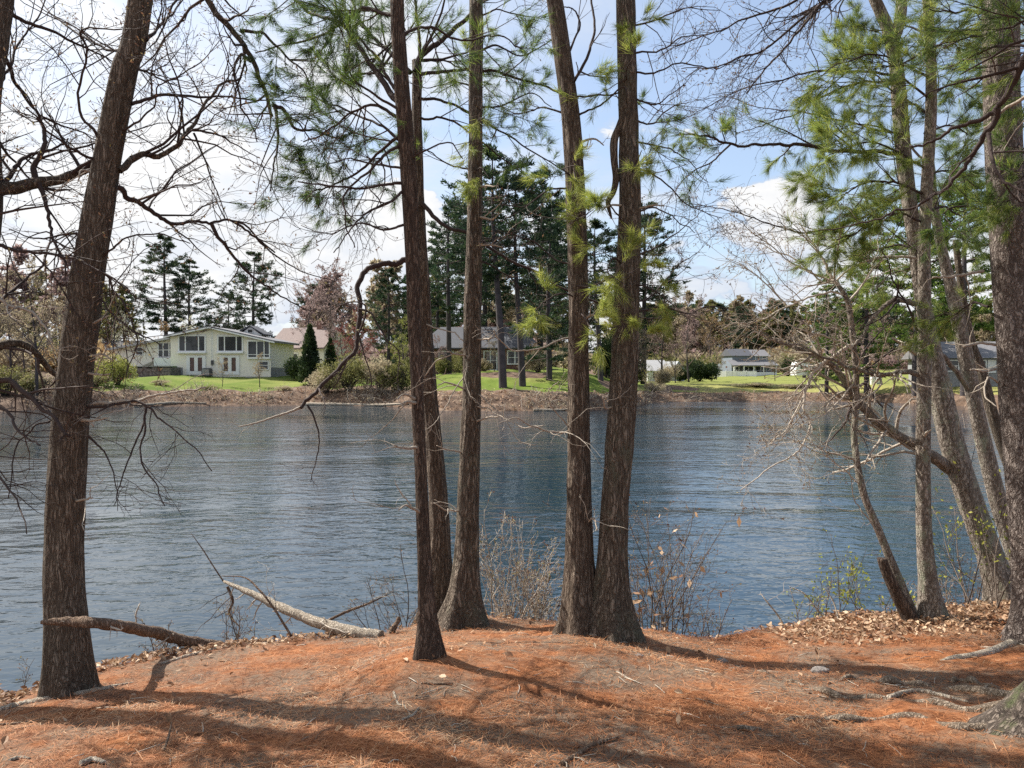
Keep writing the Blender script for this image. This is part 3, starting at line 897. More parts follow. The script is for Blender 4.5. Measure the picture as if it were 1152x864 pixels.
for k, (tr, bs, dp, pts, r0, r1, dd, kind, dn, tn) in enumerate([
    (E_, Eb, Ed, [(534, 60), (560, 52), (590, 62), (625, 40)], .012, .004, .6, 'pine', .7, .3),
    (E_, Eb, Ed, [(535, 120), (565, 118), (598, 105), (620, 120)], .010, .004, .7, 'pine', .7, .3),
    (E_, Eb, Ed, [(534, 150), (538, 135), (548, 130)], .006, .003, -.45, 'pine', 2.0, .85),
    (E_, Eb, Ed, [(534, 195), (540, 188), (550, 200)], .006, .003, -.4, 'pine', 2.0, .75),
    (E_, Eb, Ed, [(533, 190), (505, 185), (480, 170), (452, 165)], .009, .003, .5, 'pine', .8, .35),
    (E_, Eb, Ed, [(534, 90), (527, 80), (532, 70)], .006, .003, -.35, 'pine', 1.8, .6),
    (E_, Eb, Ed, [(530, 455), (550, 462), (572, 472), (592, 482), (612, 478)], .008, .003, -.6, 'dead', 1.3, 0),
    (E_, Eb, Ed, [(530, 440), (548, 452), (566, 470), (584, 496), (604, 500)], .007, .003, -.4, 'dead', 1.3, 0),
    (E_, Eb, Ed, [(524, 420), (510, 440), (494, 470), (476, 488)], .006, .003, -.5, 'dead', 1, 0),
    (F_, Fb, Fd, [(640, 485), (622, 486), (600, 480), (580, 470), (560, 478)], .009, .003, -.5, 'dead', 1.3, 0),
    (F_, Fb, Fd, [(640, 480), (625, 462), (615, 445), (628, 430)], .006, .003, -.4, 'dead', 1.3, 0),
    (F_, Fb, Fd, [(640, 380), (610, 390), (585, 395), (565, 385), (555, 372)], .008, .003, -.4, 'dead', 1.2, 0),
    (F_, Fb, Fd, [(648, 205), (640, 195), (634, 190), (650, 185)], .008, .003, -.45, 'pine', 2.4, .8),
    (F_, Fb, Fd, [(645, 95), (650, 82), (648, 70)], .007, .003, -.35, 'pine', 1.8, .65),
    (F_, Fb, Fd, [(642, 100), (662, 60), (668, 30), (665, -10)], .013, .008, .3, 'deaddark', .6, 0),
    (F_, Fb, Fd, [(640, 60), (652, 28), (644, 10), (634, 8)], .010, .004, .2, 'deaddark', 1, 0),
    (F_, Fb, Fd, [(636, 240), (652, 245), (668, 236)], .007, .003, -.4, 'pine', 2.4, .75),
    (F_, Fb, Fd, [(640, 318), (660, 322), (690, 312), (716, 305)], .009, .003, -.5, 'pine', 2.2, .86),
    (F_, Fb, Fd, [(650, 335), (630, 330), (612, 340), (604, 350)], .007, .003, -.5, 'pine', 2.0, .8),
    (F_, Fb, Fd, [(652, 350), (660, 360), (665, 372)], .006, .003, -.5, 'pine', 2.0, .85),
    (F_, Fb, Fd, [(650, 130), (676, 118), (700, 98), (706, 108)], .009, .004, -.3, 'deaddark', .8, .3),
    (G_, Gb, Gd, [(705, 320), (725, 322), (742, 330), (758, 345)], .009, .003, -.4, 'pine', 2.2, .82),
    (G_, Gb, Gd, [(704, 300), (690, 292), (684, 306), (700, 318)], .008, .003, -.45, 'pine', 2.4, .9),
    (G_, Gb, Gd, [(706, 345), (712, 362), (720, 378)], .006, .003, -.5, 'pine', 2.2, .85),
    (G_, Gb, Gd, [(708, 200), (714, 185), (722, 170)], .008, .003, -.4, 'pine', 2.4, .8),
    (G_, Gb, Gd, [(706, 95), (704, 80), (712, 66)], .008, .003, -.4, 'pine', 2.0, .75),
    (G_, Gb, Gd, [(706, 40), (714, 34), (708, 22)], .007, .003, -.35, 'pine', 2.0, .75),
    (G_, Gb, Gd, [(704, 260), (694, 240), (680, 225), (672, 240)], .008, .003, -.4, 'pine', 1.7, .7),
    (G_, Gb, Gd, [(712, 110), (735, 118), (752, 108), (770, 96)], .008, .003, -.3, 'bare', 1, 0),
    (G_, Gb, Gd, [(713, 134), (735, 138), (755, 120), (775, 115)], .009, .003, .4, 'bare', 1.2, 0),
    (G_, Gb, Gd, [(712, 60), (745, 55), (775, 40), (800, 45)], .009, .003, .6, 'bare', 1.2, 0),
    (G_, Gb, Gd, [(706, 345), (735, 330), (760, 300), (785, 285)], .009, .003, .8, 'bare', 1.4, 0),
    (G_, Gb, Gd, [(706, 350), (745, 345), (775, 352), (800, 345), (825, 350)], .009, .003, .7, 'bare', 1.4, 0),
    (G_, Gb, Gd, [(708, 240), (740, 235), (765, 250), (782, 262)], .008, .003, .5, 'bare', 1.3, 0),
    (G_, Gb, Gd, [(708, 160), (740, 165), (772, 180), (795, 205)], .008, .003, .6, 'pine', .9, .3),
]):
    limb(tr, bs, px_path(pts, dp, dp + dd), r0, r1, kind, 400 + k, dens=dn * (.45 if dn > 1.5 else 1.0), size=.6 if dn > 1.5 else 1, tint=tn + .12, nl=.115)
# fine bare sprays across the top of the view, and broken branch stubs on the bare trunks
rs = random.Random(12)
for k, (tr, bs, dp, pts) in enumerate([
    (E_, Eb, Ed, [(536, 20), (565, 12), (600, 20), (632, 6)]), (E_, Eb, Ed, [(534, 100), (508, 92), (480, 100), (455, 90)]),
    (F_, Fb, Fd, [(640, 130), (612, 120), (585, 128), (552, 118)]), (F_, Fb, Fd, [(646, 210), (615, 215), (590, 232), (562, 230)]),
    (G_, Gb, Gd, [(706, 80), (735, 82), (768, 70), (806, 78), (840, 60)]), (G_, Gb, Gd, [(708, 30), (740, 22), (772, 10), (810, 12)]),
    (G_, Gb, Gd, [(708, 185), (740, 200), (776, 232), (812, 245)]), (G_, Gb, Gd, [(707, 290), (735, 280), (762, 262), (790, 235)]),
    (C_, Cb, Cd, [(462, 250), (435, 258), (405, 250), (372, 262), (340, 255)]), (C_, Cb, Cd, [(458, 190), (425, 186), (390, 178), (350, 190)]),
    (E_, Eb, Ed, [(532, 290), (556, 300), (580, 318), (600, 345)]), (F_, Fb, Fd, [(650, 300), (622, 290), (598, 270), (572, 262)]),
]):
    limb(tr, bs, px_path(pts, dp, dp + rs.uniform(-.4, .8)), .009, .0025, 'bare', 1200 + k, dens=1.3)
for k in range(26):
    tr, bs, dp, xs_ = rs.choice([(E_, Eb, Ed, (529, 12)), (F_, Fb, Fd, (650, 12)), (G_, Gb, Gd, (703, 15)), (C_, Cb, Cd, (470, 8)), (B, Bb, Bd, (92, 20))])
    y_ = rs.uniform(150, 600)
    if tr is B: xc_ = np.interp(y_, [170, 240, 320, 400, 470, 560, 640], [122, 110, 97, 88, 80, 74, 71])
    elif tr is E_: xc_ = np.interp(y_, [160, 340, 430, 600], [535, 532, 530, 525])
    elif tr is F_: xc_ = np.interp(y_, [150, 240, 330, 600], [643, 648, 651, 651])
    elif tr is G_: xc_ = np.interp(y_, [180, 260, 340, 430, 510, 600], [708, 708, 705, 701, 696, 691])
    else: xc_ = np.interp(y_, [120, 200, 290, 360, 450, 540, 620], [454, 460, 465, 467, 471, 474, 477])
    sg = rs.choice([-1, 1]); w_ = xs_[1]; ln = rs.uniform(6, 26)
    limb(tr, bs, px_path([(xc_ + sg * w_ * .5, y_), (xc_ + sg * (w_ + ln * .5), y_ - rs.uniform(-3, 8)), (xc_ + sg * (w_ + ln), y_ - rs.uniform(-8, 12))], dp - .03, dp - rs.uniform(.05, .3)), rs.uniform(.008, .014), .004, 'dead', 1300 + k, dens=.4)
# the swollen dead arm that hangs beside the right trunk
mb = MB()
pp = catmull(px_path([(702, 128), (697, 142), (691, 158), (691, 180), (693, 200), (690, 216), (684, 228), (688, 246)], Gd - .02, Gd - .05), 40)
rr = np.interp(np.linspace(0, 1, 40), [0, .2, .33, .45, .6, .75, .85, 1], np.array([8, 8, 9, 8, 7.5, 6, 6, 2]) * Gd / F / 1.25 / 1.6)
mb.tubes(pp[None], rr[None], 14, .5)
mb.build('limb', M['bark_pine'], G_, Gb)

# H: the lighter trunks on the right
Ha, Hab, Had = near_tree('maple_tree', 'leaning grey-brown tree on the right bank, mottled limb stretching over the pond', 'tree',
    [(1132, 680, 38), (1116, 630, 32), (1097, 580, 32), (1080, 530, 31), (1066, 480, 29), (1056, 430, 27), (1044, 370, 21), (1034, 310, 18), (1026, 250, 18), (1018, 190, 18.5), (1013, 130, 19), (1009, 80, 18), (1002, 45, 16)], 'bark_grey', 53,
    top=0, flare=.07, sides=48, dtop=.1)
for pts, r in (([(1003, 50), (998, 30), (990, 12), (980, -14), (974, -60)], .058), ([(1003, 50), (1010, 32), (1014, 10), (1013, -20), (1012, -70)], .055)):
    mb = MB(); pc = catmull(px_path(pts, Had + .1), 20)
    mb.tubes(pc[None], np.linspace(r, r * .8, 20)[None], 14, .5); mb.build('limb', M['bark_grey'], Ha, Hab)
Hb, Hbb, Hbd = near_tree('pine_tree', 'slim straight lichen-spotted trunk just left of the leaning grey-brown tree', 'tree',
    [(1049, 697, 30), (1044, 650, 21), (1040, 600, 18.5), (1039, 540, 17.5), (1039, 470, 18), (1040, 400, 17.5), (1040, 330, 16), (1040, 270, 14.5), (1043, 200, 14), (1047, 130, 13.5), (1047, 60, 12.5), (1043, 0, 12), (1040, -40, 11)], 'bark_grey', 59,
    top=12, flare=.05, n1=14, spread=1.8, sides=44, zlo=6.8)
Hc, Hcb, Hcd = near_tree('maple_tree', 'mottled slanting trunk between the slim straight trunk and the big right trunk', 'tree',
    [(1178, 690, 30), (1150, 640, 25), (1128, 580, 22), (1112, 520, 20), (1098, 460, 18.5), (1086, 400, 18), (1074, 340, 16), (1062, 290, 12.5), (1052, 240, 11), (1046, 180, 10)], 'bark_grey', 61,
    d=8.1, top=0, flare=.05, sides=40)
Hd, Hdb, Hdd = near_tree('maple_tree', 'thin dark trunk half hidden at the left of the big right trunk', 'tree',
    [(1200, 680, 20), (1165, 600, 17), (1138, 530, 15), (1118, 470, 14), (1103, 415, 13), (1092, 385, 12), (1082, 330, 9), (1075, 270, 7)], 'bark_oak', 67,
    d=8.6, top=0, flare=.04, sides=32)
for k, (tr, bs, dp, pts, r0, r1, dd, kind, dn, tn) in enumerate([
    (Ha, Hab, Had, [(1082, 534, Had + .16), (1052, 515), (1030, 502), (1000, 482), (975, 462), (960, 445), (944, 420), (925, 405), (900, 393), (868, 380), (842, 368)], .062, .010, -.6, 'light', 1.3, 0),
    (Ha, Hab, Had - .1, [(966, 452), (964, 438), (976, 432), (984, 448), (996, 460)], .02, .006, -.2, 'deaddark', 1, 0),
    (Ha, Hab, Had - .1, [(1008, 486), (1012, 465), (1024, 450), (1032, 448)], .018, .007, -.2, 'dead', 1, 0),
    (Ha, Hab, Had - .1, [(960, 447), (953, 470), (940, 490), (925, 500)], .017, .004, -.3, 'deaddark', 1.2, 0),
    (Hb, Hbb, Hbd, [(1034, 421), (1016, 418), (1000, 421), (975, 419), (955, 414), (930, 404), (905, 392), (880, 385), (850, 372)], .026, .005, -.4, 'light', 1.3, 0),
    (Hb, Hbb, Hbd, [(1030, 342), (1014, 338), (998, 342), (984, 356), (972, 374), (962, 388)], .026, .012, -.2, 'bare', .6, 0),
    (Hb, Hbb, Hbd, [(962, 388), (942, 398), (924, 410), (912, 424), (906, 440), (904, 462), (912, 478), (906, 494), (890, 512), (862, 530), (832, 552)], .018, .004, -.4, 'light', 1.3, 0),
    (Hb, Hbb, Hbd, [(907, 438), (896, 462), (882, 486), (862, 502)], .010, .003, -.2, 'light', 1.4, 0),
    (Hb, Hbb, Hbd, [(1030, 398), (1016, 388), (1004, 380)], .018, .012, -.2, 'dead', 1, 0),
    (Hb, Hbb, Hbd, [(1006, 392), (988, 406), (972, 418)], .010, .007, -.1, 'deaddark', .6, 0),
    (Hb, Hbb, Hbd, [(1032, 372), (1022, 345), (1008, 320), (1000, 298), (992, 280)], .010, .004, -.4, 'deaddark', .6, 0),
    (Hc, Hcb, Hcd, [(1090, 440), (1076, 418), (1064, 404), (1056, 394)], .032, .02, -.3, 'dead', .3, 0),
    # bare sprays across the upper right sky
    (Ha, Hab, Had, [(1000, -20), (960, -14), (928, 2), (891, 43), (860, 78), (838, 104)], .020, .005, -.6, 'bare', 1.5, 0),
    (Ha, Hab, Had, [(1000, -10), (950, -5), (918, 8), (866, 52), (830, 66), (800, 76), (766, 77)], .018, .004, .5, 'bare', 1.4, 0),
    (Ha, Hab, Had, [(990, -30), (930, -22), (885, 6), (845, 20), (815, 32), (775, 46), (740, 66)], .018, .004, 1.0, 'bare', 1.3, 0),
    (Ha, Hab, Had, [(1015, 172), (980, 170), (941, 170), (900, 164), (878, 163), (845, 162), (818, 162), (800, 154), (784, 150), (764, 151)], .022, .006, -.5, 'pine', .55, .5),
    (Ha, Hab, Had, [(822, 162), (800, 182), (775, 198), (755, 220)], .010, .003, .2, 'bare', 1.4, 0),
    (Ha, Hab, Had, [(1014, 85), (960, 80), (914, 80), (880, 90), (835, 100), (800, 118), (768, 134)], .015, .003, .8, 'bare', 1.5, 0),
    (Ha, Hab, Had, [(1014, 95), (970, 92), (925, 108), (893, 128), (860, 140), (828, 152)], .014, .003, .3, 'bare', 1.5, 0),
    (Ha, Hab, Had, [(1020, 215), (980, 240), (940, 255), (900, 262), (860, 250), (810, 235), (775, 228)], .014, .003, .4, 'bare', 1.6, 0),
    (Ha, Hab, Had, [(1016, 150), (960, 140), (900, 125), (860, 122), (820, 110)], .012, .003, 1.2, 'bare', 1.4, 0),
    (Ha, Hab, Had, [(1030, 290), (990, 290), (960, 300), (935, 318), (912, 308), (880, 285), (848, 262), (820, 240)], .014, .003, .3, 'light', 1.3, 0),
    # green pine sprays
    (Hb, Hbb, Hbd, [(1046, 90), (1018, 72), (988, 62), (955, 68), (930, 78)], .013, .004, -.3, 'pine', 1.7, .62),
    (Hb, Hbb, Hbd, [(1046, 60), (1070, 40), (1095, 28), (1120, 20)], .013, .004, -.4, 'pine', 1.7, .62),
    (Hb, Hbb, Hbd, [(1044, 110), (1010, 80), (1040, 55), (1080, 45)], .012, .004, -.6, 'pine', 1.7, .72),
    (Hb, Hbb, Hbd, [(1044, 130), (1015, 110), (985, 85), (960, 60)], .012, .004, .4, 'pine', 1.4, .5),
    (Hb, Hbb, Hbd, [(1042, 190), (1010, 170), (980, 160), (950, 168), (925, 178)], .012, .004, -.5, 'pine', 1.8, .58),
    (Hb, Hbb, Hbd, [(1040, 220), (1005, 205), (975, 205), (950, 220), (930, 236)], .012, .004, -.4, 'pine', 1.8, .6),
    (Hb, Hbb, Hbd, [(1040, 250), (1010, 240), (985, 250), (960, 262), (938, 270)], .012, .004, -.3, 'pine', 1.8, .55),
    (Hb, Hbb, Hbd, [(1040, 180), (1005, 150), (965, 140), (935, 150)], .011, .004, .5, 'pine', 1.5, .5),
    (Hb, Hbb, Hbd, [(1040, 285), (1010, 275), (975, 285), (945, 295)], .011, .004, .6, 'pine', 1.5, .6),
    (Hb, Hbb, Hbd, [(1042, 200), (1065, 190), (1085, 200), (1105, 215)], .011, .004, .6, 'pine', 1.5, .45),
    (Hb, Hbb, Hbd, [(1040, 240), (1060, 232), (1085, 245), (1110, 240)], .011, .004, .5, 'pine', 1.5, .45),
    (Hb, Hbb, Hbd, [(1046, 110), (1070, 95), (1090, 100), (1115, 90)], .011, .004, .5, 'pine', 1.3, .45),
    (Hb, Hbb, Hbd, [(1040, 150), (1068, 140), (1090, 150), (1108, 145)], .011, .004, .8, 'pine', 1.2, .4),
    (Hb, Hbb, Hbd, [(1044, 40), (1020, 30), (990, 35), (960, 30)], .011, .004, .4, 'pine', 1.5, .5),
    (Hc, Hcb, Hcd, [(1058, 270), (1080, 268), (1100, 275), (1130, 270)], .011, .004, .4, 'pine', 1.6, .45),
    (Hc, Hcb, Hcd, [(1050, 225), (1022, 215), (1000, 230), (975, 238)], .011, .004, .3, 'pine', 1.6, .5),
    (Hc, Hcb, Hcd, [(1060, 290), (1030, 300), (1000, 310), (985, 325)], .011, .004, .4, 'pine', 1.5, .6),
]):
    limb(tr, bs, px_path(pts, dp, dp + dd), r0, r1, kind, 500 + k, bark='bark_grey' if r0 > .025 else None, dens=dn * 1.35, tint=tn + .15, nl=.125, nk=7)

# I: the thin crooked tree in front of the mottled limb
I_, Ib, Id = near_tree('sapling', 'thin crooked sunlit young tree on the right bank with pale twigs', 'tree',
    [(1026, 697, 14), (1012, 655, 11), (998, 620, 10.5), (985, 588, 10), (973, 560, 9.5), (965, 525, 8.5), (961, 490, 8.5), (963, 455, 8.5), (963, 420, 8), (959, 375, 7.5), (954, 340, 7), (944, 322, 6.5)], 'bark_grey', 71,
    top=0, flare=.03, sides=24, lobes=3, sink=.15)
for k, (pts, r0, r1, dd, kind, dn) in enumerate([
    ([(944, 322), (934, 308), (925, 292), (912, 272), (900, 250)], .020, .005, .2, 'light', 1.3),
    ([(938, 316), (915, 308), (893, 292), (870, 282), (848, 270)], .013, .003, .3, 'light', 1.5),
    ([(950, 332), (920, 330), (885, 345), (860, 358), (830, 365)], .011, .003, -.3, 'light', 1.5),
    ([(954, 340), (975, 315), (985, 290), (990, 262)], .011, .003, .3, 'light', 1.2),
    ([(885, 345), (868, 325), (845, 305), (820, 290)], .009, .003, .2, 'light', 1.5),
    ([(962, 395), (935, 380), (905, 372), (878, 362), (850, 345)], .010, .003, -.4, 'light', 1.5),
    ([(963, 430), (940, 455), (920, 470), (895, 478)], .009, .003, -.4, 'light', 1.3),
    ([(962, 518), (945, 512), (928, 508), (914, 498)], .012, .005, -.3, 'dead', 1),
    ([(963, 470), (985, 472), (1000, 474)], .007, .004, -.2, 'dead', 1),
    ([(968, 545), (940, 520), (905, 502), (880, 490), (860, 482)], .007, .002, -.5, 'light', 1.3),
    ([(963, 410), (985, 380), (1005, 360), (1020, 350)], .009, .003, .2, 'bare', 1),
    ([(990, 605), (970, 575), (960, 560), (955, 520)], .007, .003, -.3, 'dead', 1),
]):
    limb(I_, Ib, px_path(pts, Id, Id + dd), r0, r1, kind, 600 + k, dens=dn * 1.7)
# broken stub beside it
mb = trunk_mesh(px_path([(1026, 700), (1010, 670), (996, 640), (992, 628)], Id - .1, Id - .1), [.07, .055, .045, .04], 5, 20, .02, .05)
o = mb.build('tree_stump', M['bark_red'], None, P(1026, 700, Id - .1)); o.location = P(1026, 700, Id - .1)
tag(o, 'short broken slanting stump at the foot of the thin crooked young tree', 'stump')

# J: big trunk at the right edge; K: root flare of a huge tree at the lower right corner
J_, Jb, Jd = near_tree('pine_tree', 'big scaly grey-brown trunk along the right edge of the photo', 'tree',
    [(1176, 722, 62), (1168, 660, 52), (1160, 590, 49), (1152, 500, 47), (1146, 420, 46), (1140, 340, 45), (1134, 250, 44), (1129, 160, 43), (1126, 80, 42), (1125, 0, 41), (1124, -60, 39)], 'bark_scaly', 83,
    top=16, flare=.12, n1=26, spread=2.6, sides=64)
mb = MB()
rp = [(1182, 712), (1166, 716), (1146, 721), (1122, 731), (1096, 738), (1070, 741), (1056, 744)]
path = []
for (x_, y_) in rp:
    d_ = ground_hit(x_, y_); p_ = P(x_, y_, d_); path.append(p_ + np.array([0, 0, -.004]))
pc = catmull(np.array(path), 40)
mb.tubes(pc[None], np.interp(np.linspace(0, 1, 40), [0, .3, .8, 1], [.075, .042, .026, .006])[None], 12, .5)
mb.build('root', M['wood_pale'], J_, Jb)
for k, (pts, r0, r1, dd, kind, dn, tn) in enumerate([
    ([(1106, 305), (1080, 309), (1062, 312), (1050, 311)], .012, .006, -.3, 'dead', .7, 0),
    ([(1120, 388), (1100, 386), (1084, 389)], .012, .008, -.3, 'dead', .4, 0),
    ([(1120, 415), (1105, 417), (1092, 415)], .012, .006, -.3, 'dead', .6, 0),
    ([(1122, 430), (1112, 425), (1108, 445), (1122, 458)], .009, .004, -.3, 'dead', .8, 0),
    ([(1122, 250), (1100, 235), (1075, 232), (1060, 240)], .012, .004, -.3, 'pine', 1.3, .4),
    ([(1148, 60), (1140, 85), (1148, 110)], .010, .004, -.5, 'pine', 1.8, .55),
    ([(1140, 190), (1144, 212), (1150, 232)], .010, .004, -.5, 'pine', 2.2, .6),
    ([(1142, 150), (1150, 180), (1150, 200)], .010, .004, -.5, 'pine', 2.0, .45),
    ([(1115, 20), (1095, 12), (1070, 15), (1045, 10)], .012, .004, -.4, 'pine', 1.7, .6),
    ([(1112, 345), (1095, 340), (1080, 350), (1070, 356)], .010, .004, .6, 'pine', 2, .7),
    ([(1135, 18), (1128, 5), (1110, -5)], .010, .004, -.5, 'pine', 2.0, .6),
]):
    limb(J_, Jb, px_path(pts, Jd, Jd + dd), r0, r1, kind, 700 + k, dens=dn, tint=tn)

Kd = 3.55
kb = P(1276, 850, Kd); kb[2] = gz1(kb[0], kb[1])
K_ = empty('oak_tree', kb)
tag(K_, 'huge mossy root flare in the lower right corner, dark boughs hanging overhead', 'tree')
kp = [kb + np.array([dx, dy, z]) for dx, dy, z in ((0, 0, 0), (.04, 0, .5), (.08, 0, 1.2), (.14, 0, 2.5), (.2, 0, 5), (.2, .1, 8))]
trunk_mesh(kp, [.33, .30, .28, .26, .25, .2], 97, 72, .24, .06, top=3.5, flare_h=.55, lobes=4).build('trunk', M['bark_old'], K_, kb)
for k, rp in enumerate([
    [(1130, 800, .09), (1090, 800, .055), (1040, 790, .05), (985, 785, .05), (945, 785, .04), (915, 776, .035), (885, 764, .032), (862, 758, .03), (848, 754, .012)],
    [(1140, 815, .08), (1090, 822, .05), (1030, 806, .05), (960, 812, .045), (900, 808, .035), (850, 822, .03), (800, 818, .008)],
    [(1130, 795, .07), (1070, 776, .055), (1020, 770, .055), (985, 768, .05), (960, 764, .03), (930, 770, .01)],
    [(1150, 790, .06), (1110, 772, .04), (1080, 766, .04), (1068, 770, .008)],
]):
    path = []; rad = []
    for (x_, y_, r_) in rp:
        d_ = ground_hit(x_, y_, 2.2); p_ = P(x_, y_, d_); path.append(p_); rad.append(r_ * .52)
    path[0] = path[0] + np.array([.25, 0, .06])
    n = 60
    pc = catmull(np.array(path), n); rc = np.interp(np.linspace(0, 1, n), np.linspace(0, 1, len(rad)), rad)
    rg = np.random.default_rng(k)
    pc[:, 2] = gz(pc[:, 0], pc[:, 1]) - rc * .30 + .012 * np.sin(np.linspace(0, 14 + k, n)) + .012 * np.sin(np.linspace(0, 37, n) + k)
    mb = MB(); mb.tubes(pc[None], (rc * (1 + .07 * np.sin(np.linspace(0, 25, n))))[None], 12, .5, ref=(0, 0, 1))
    mb.build('root', M['root_grey'], K_, kb)
for k, (pts, r0, r1, kind, dn, d1) in enumerate([
    ([(1250, -60), (1190, 20), (1152, 68), (1136, 100), (1120, 124), (1100, 136), (1075, 145), (1050, 158), (1022, 166)], .026, .006, 'deaddark', .8, 4.4),
    ([(1122, 122), (1112, 145), (1098, 168), (1080, 190), (1062, 212), (1040, 228), (1010, 240), (970, 252), (920, 258)], .018, .003, 'deaddark', 1.1, 4.6),
    ([(1112, 150), (1114, 175), (1122, 195), (1136, 208), (1160, 218)], .012, .006, 'deaddark', .5, 3.8),
    ([(1240, 10), (1190, 80), (1155, 108), (1130, 125), (1106, 145)], .012, .008, 'dead', .5, 4.2),
    ([(1230, 30), (1180, 60), (1140, 50), (1100, 62), (1060, 78)], .012, .003, 'pine', 1.4, 4.7),
    ([(1240, 0), (1180, 10), (1140, 30), (1095, 40), (1060, 55)], .012, .003, 'pine', 1.4, 4.9),
]):
    limb(K_, kb, px_path(pts, 3.7 if k not in (1, 2) else 4.1, d1), r0, r1, kind, 800 + k, dens=dn, tint=.55)
# ================================================================== BANK: shrubs, logs, sticks, litter
def bank_shrub(name, label, px, spread_px, top_px, seed, stems=9, leafmat=None, leafn=1, twig='twig_grey', d=None, group=None, cat='shrub', kink=.12, dead_leaf=0, lsize=.03, base_y=None, sub=7):
    rng = np.random.default_rng(seed)
    if d is None:
        x = (px - 576) / F * 6.8
        d = float(near_edge(x)) + .25
    x0, x1 = (px - spread_px / 2 - 576) / F * d, (px + spread_px / 2 - 576) / F * d
    H = P(px, top_px, d)[2] - gz1((x0 + x1) / 2, d)
    root = empty(name, ((x0 + x1) / 2, d, gz1((x0 + x1) / 2, d)))
    base = np.array(root.location)
    tag(root, label, cat, group)
    bx = rng.uniform(x0, x1, stems) * .6 + (x0 + x1) / 2 * .4
    by = d + rng.uniform(-.15, .3, stems)
    st = np.stack([bx, by, gz(bx, by) - .05], -1)
    n = 9
    Pp = np.empty((stems, n, 3)); Pp[:, 0] = st
    dirs = nrm(np.stack([(bx - (x0 + x1) / 2) * .5 + rng.normal(0, .22, stems), rng.normal(0, .25, stems), np.ones(stems)], -1))
    hs = H * rng.uniform(.55, 1.05, stems)[:, None]
    p = st
    for s in range(1, n):
        dirs = nrm(dirs + rng.normal(0, kink, (stems, 3)) + np.array([0, 0, .06]))
        p = p + dirs * hs / (n - 1); Pp[:, s] = p
    Rp = rng.uniform(.004, .008, stems)[:, None] * np.linspace(1, .3, n)
    mb = MB(); mb.tubes(Pp, Rp, 5, rng.uniform(.2, 1, stems))
    P1, R1 = sprout(Pp, Rp, sub, .2, 1, 42, 14, .18, .42, 6, kink, .03, .6, .0016, rng, rel=True)
    mb.tubes(P1, R1, 4, rng.uniform(.2, 1, len(P1)))
    P2, R2 = sprout(P1, R1, 4, .2, 1, 42, 14, .25, .6, 4, kink, .02, .7, .0018, rng, rel=True)
    mb.tubes(P2, R2, 3, rng.uniform(.2, 1, len(P2)))
    mb.build('stem', M[twig], root, base)
    lb = MB()
    t = rng.uniform(.2, 1, (len(P2), leafn)); t[:, 0] = 1
    tp, td = at_t(P2, t)
    leaves(lb, tp, lsize, rng, Ds=td)
    if dead_leaf:
        t = rng.uniform(.3, 1, (len(P1), 1))
        tq, tdq = at_t(P1, t); tq = tq[:dead_leaf]
        leaves(lb, tq, .05, rng, mat=1)
    lb.build('leaves', [M[leafmat or 'bud'], M['litter_leaf']], root, base)
    return root


bank_shrub('bare_shrub', 'dense budding shrub at the water between the flared pine and the touching pair', 588, 120, 572, 1, 46, leafn=2, lsize=.014, twig='twig_pale')
bank_shrub('bare_shrub', 'tall thin shrub right of the touching pair with rusty curled leaves', 742, 92, 556, 2, 28, leafn=1, lsize=.014, dead_leaf=70)
bank_shrub('bare_shrub', 'low reddish twigs at the water right of the shrub with rusty leaves', 795, 60, 660, 3, 9, lsize=.014)
bank_shrub('bare_shrub', 'small tangle of bare twigs beside the foot of the leaning left tree', 150, 90, 690, 4, 9, lsize=.012, d=5.9)
bank_shrub('bare_shrub', 'wispy twigs in the water left of the leaning left tree', 20, 70, 745, 5, 7, lsize=.012, d=5.5)
bank_shrub('bare_shrub', 'fine bare twigs standing behind the tip of the pale fallen log', 268, 90, 680, 6, 9, lsize=.012)
bank_shrub('bare_shrub', 'thin wiry twigs left of the thinnest trunk in front of the water', 440, 60, 600, 7, 8, lsize=.012)
bank_shrub('leafy_shrub', 'young shrub with bright yellow-green leaf sprays beside the broken slanting stump', 978, 70, 615, 8, 7, 'leaf_new', 2, lsize=.026, twig='twig_grey', sub=4)
bank_shrub('leafy_shrub', 'tall slender shrub with golden new leaves in front of the leaning grey-brown tree', 1100, 70, 480, 9, 8, 'leaf_new', 2, lsize=.022, twig='twig_grey', d=6.9)
bank_shrub('bare_shrub', 'reddish bare thicket between the slim straight trunk and the leaning grey-brown tree', 1085, 100, 590, 10, 14, lsize=.012, d=7.6, twig='twig_grey')
bank_shrub('bare_shrub', 'grey bare twigs around the foot of the slim straight trunk', 1040, 90, 640, 12, 12, lsize=.014, twig='twig_pale')
bank_shrub('bare_shrub', 'sparse tall twigs in the shallows left of the thin crooked young tree', 925, 80, 600, 13, 8, lsize=.02, twig='twig_grey', leafmat='leaf_new')


def px_ground(pts, lift=0.0, d0=2.2):
    out = []
    for q in pts:
        d_ = ground_hit(q[0], q[1], d0); p_ = P(q[0], q[1], d_); p_[2] = gz1(p_[0], p_[1]) + lift + (q[2] if len(q) > 2 else 0)
        out.append(p_)
    return np.array(out)


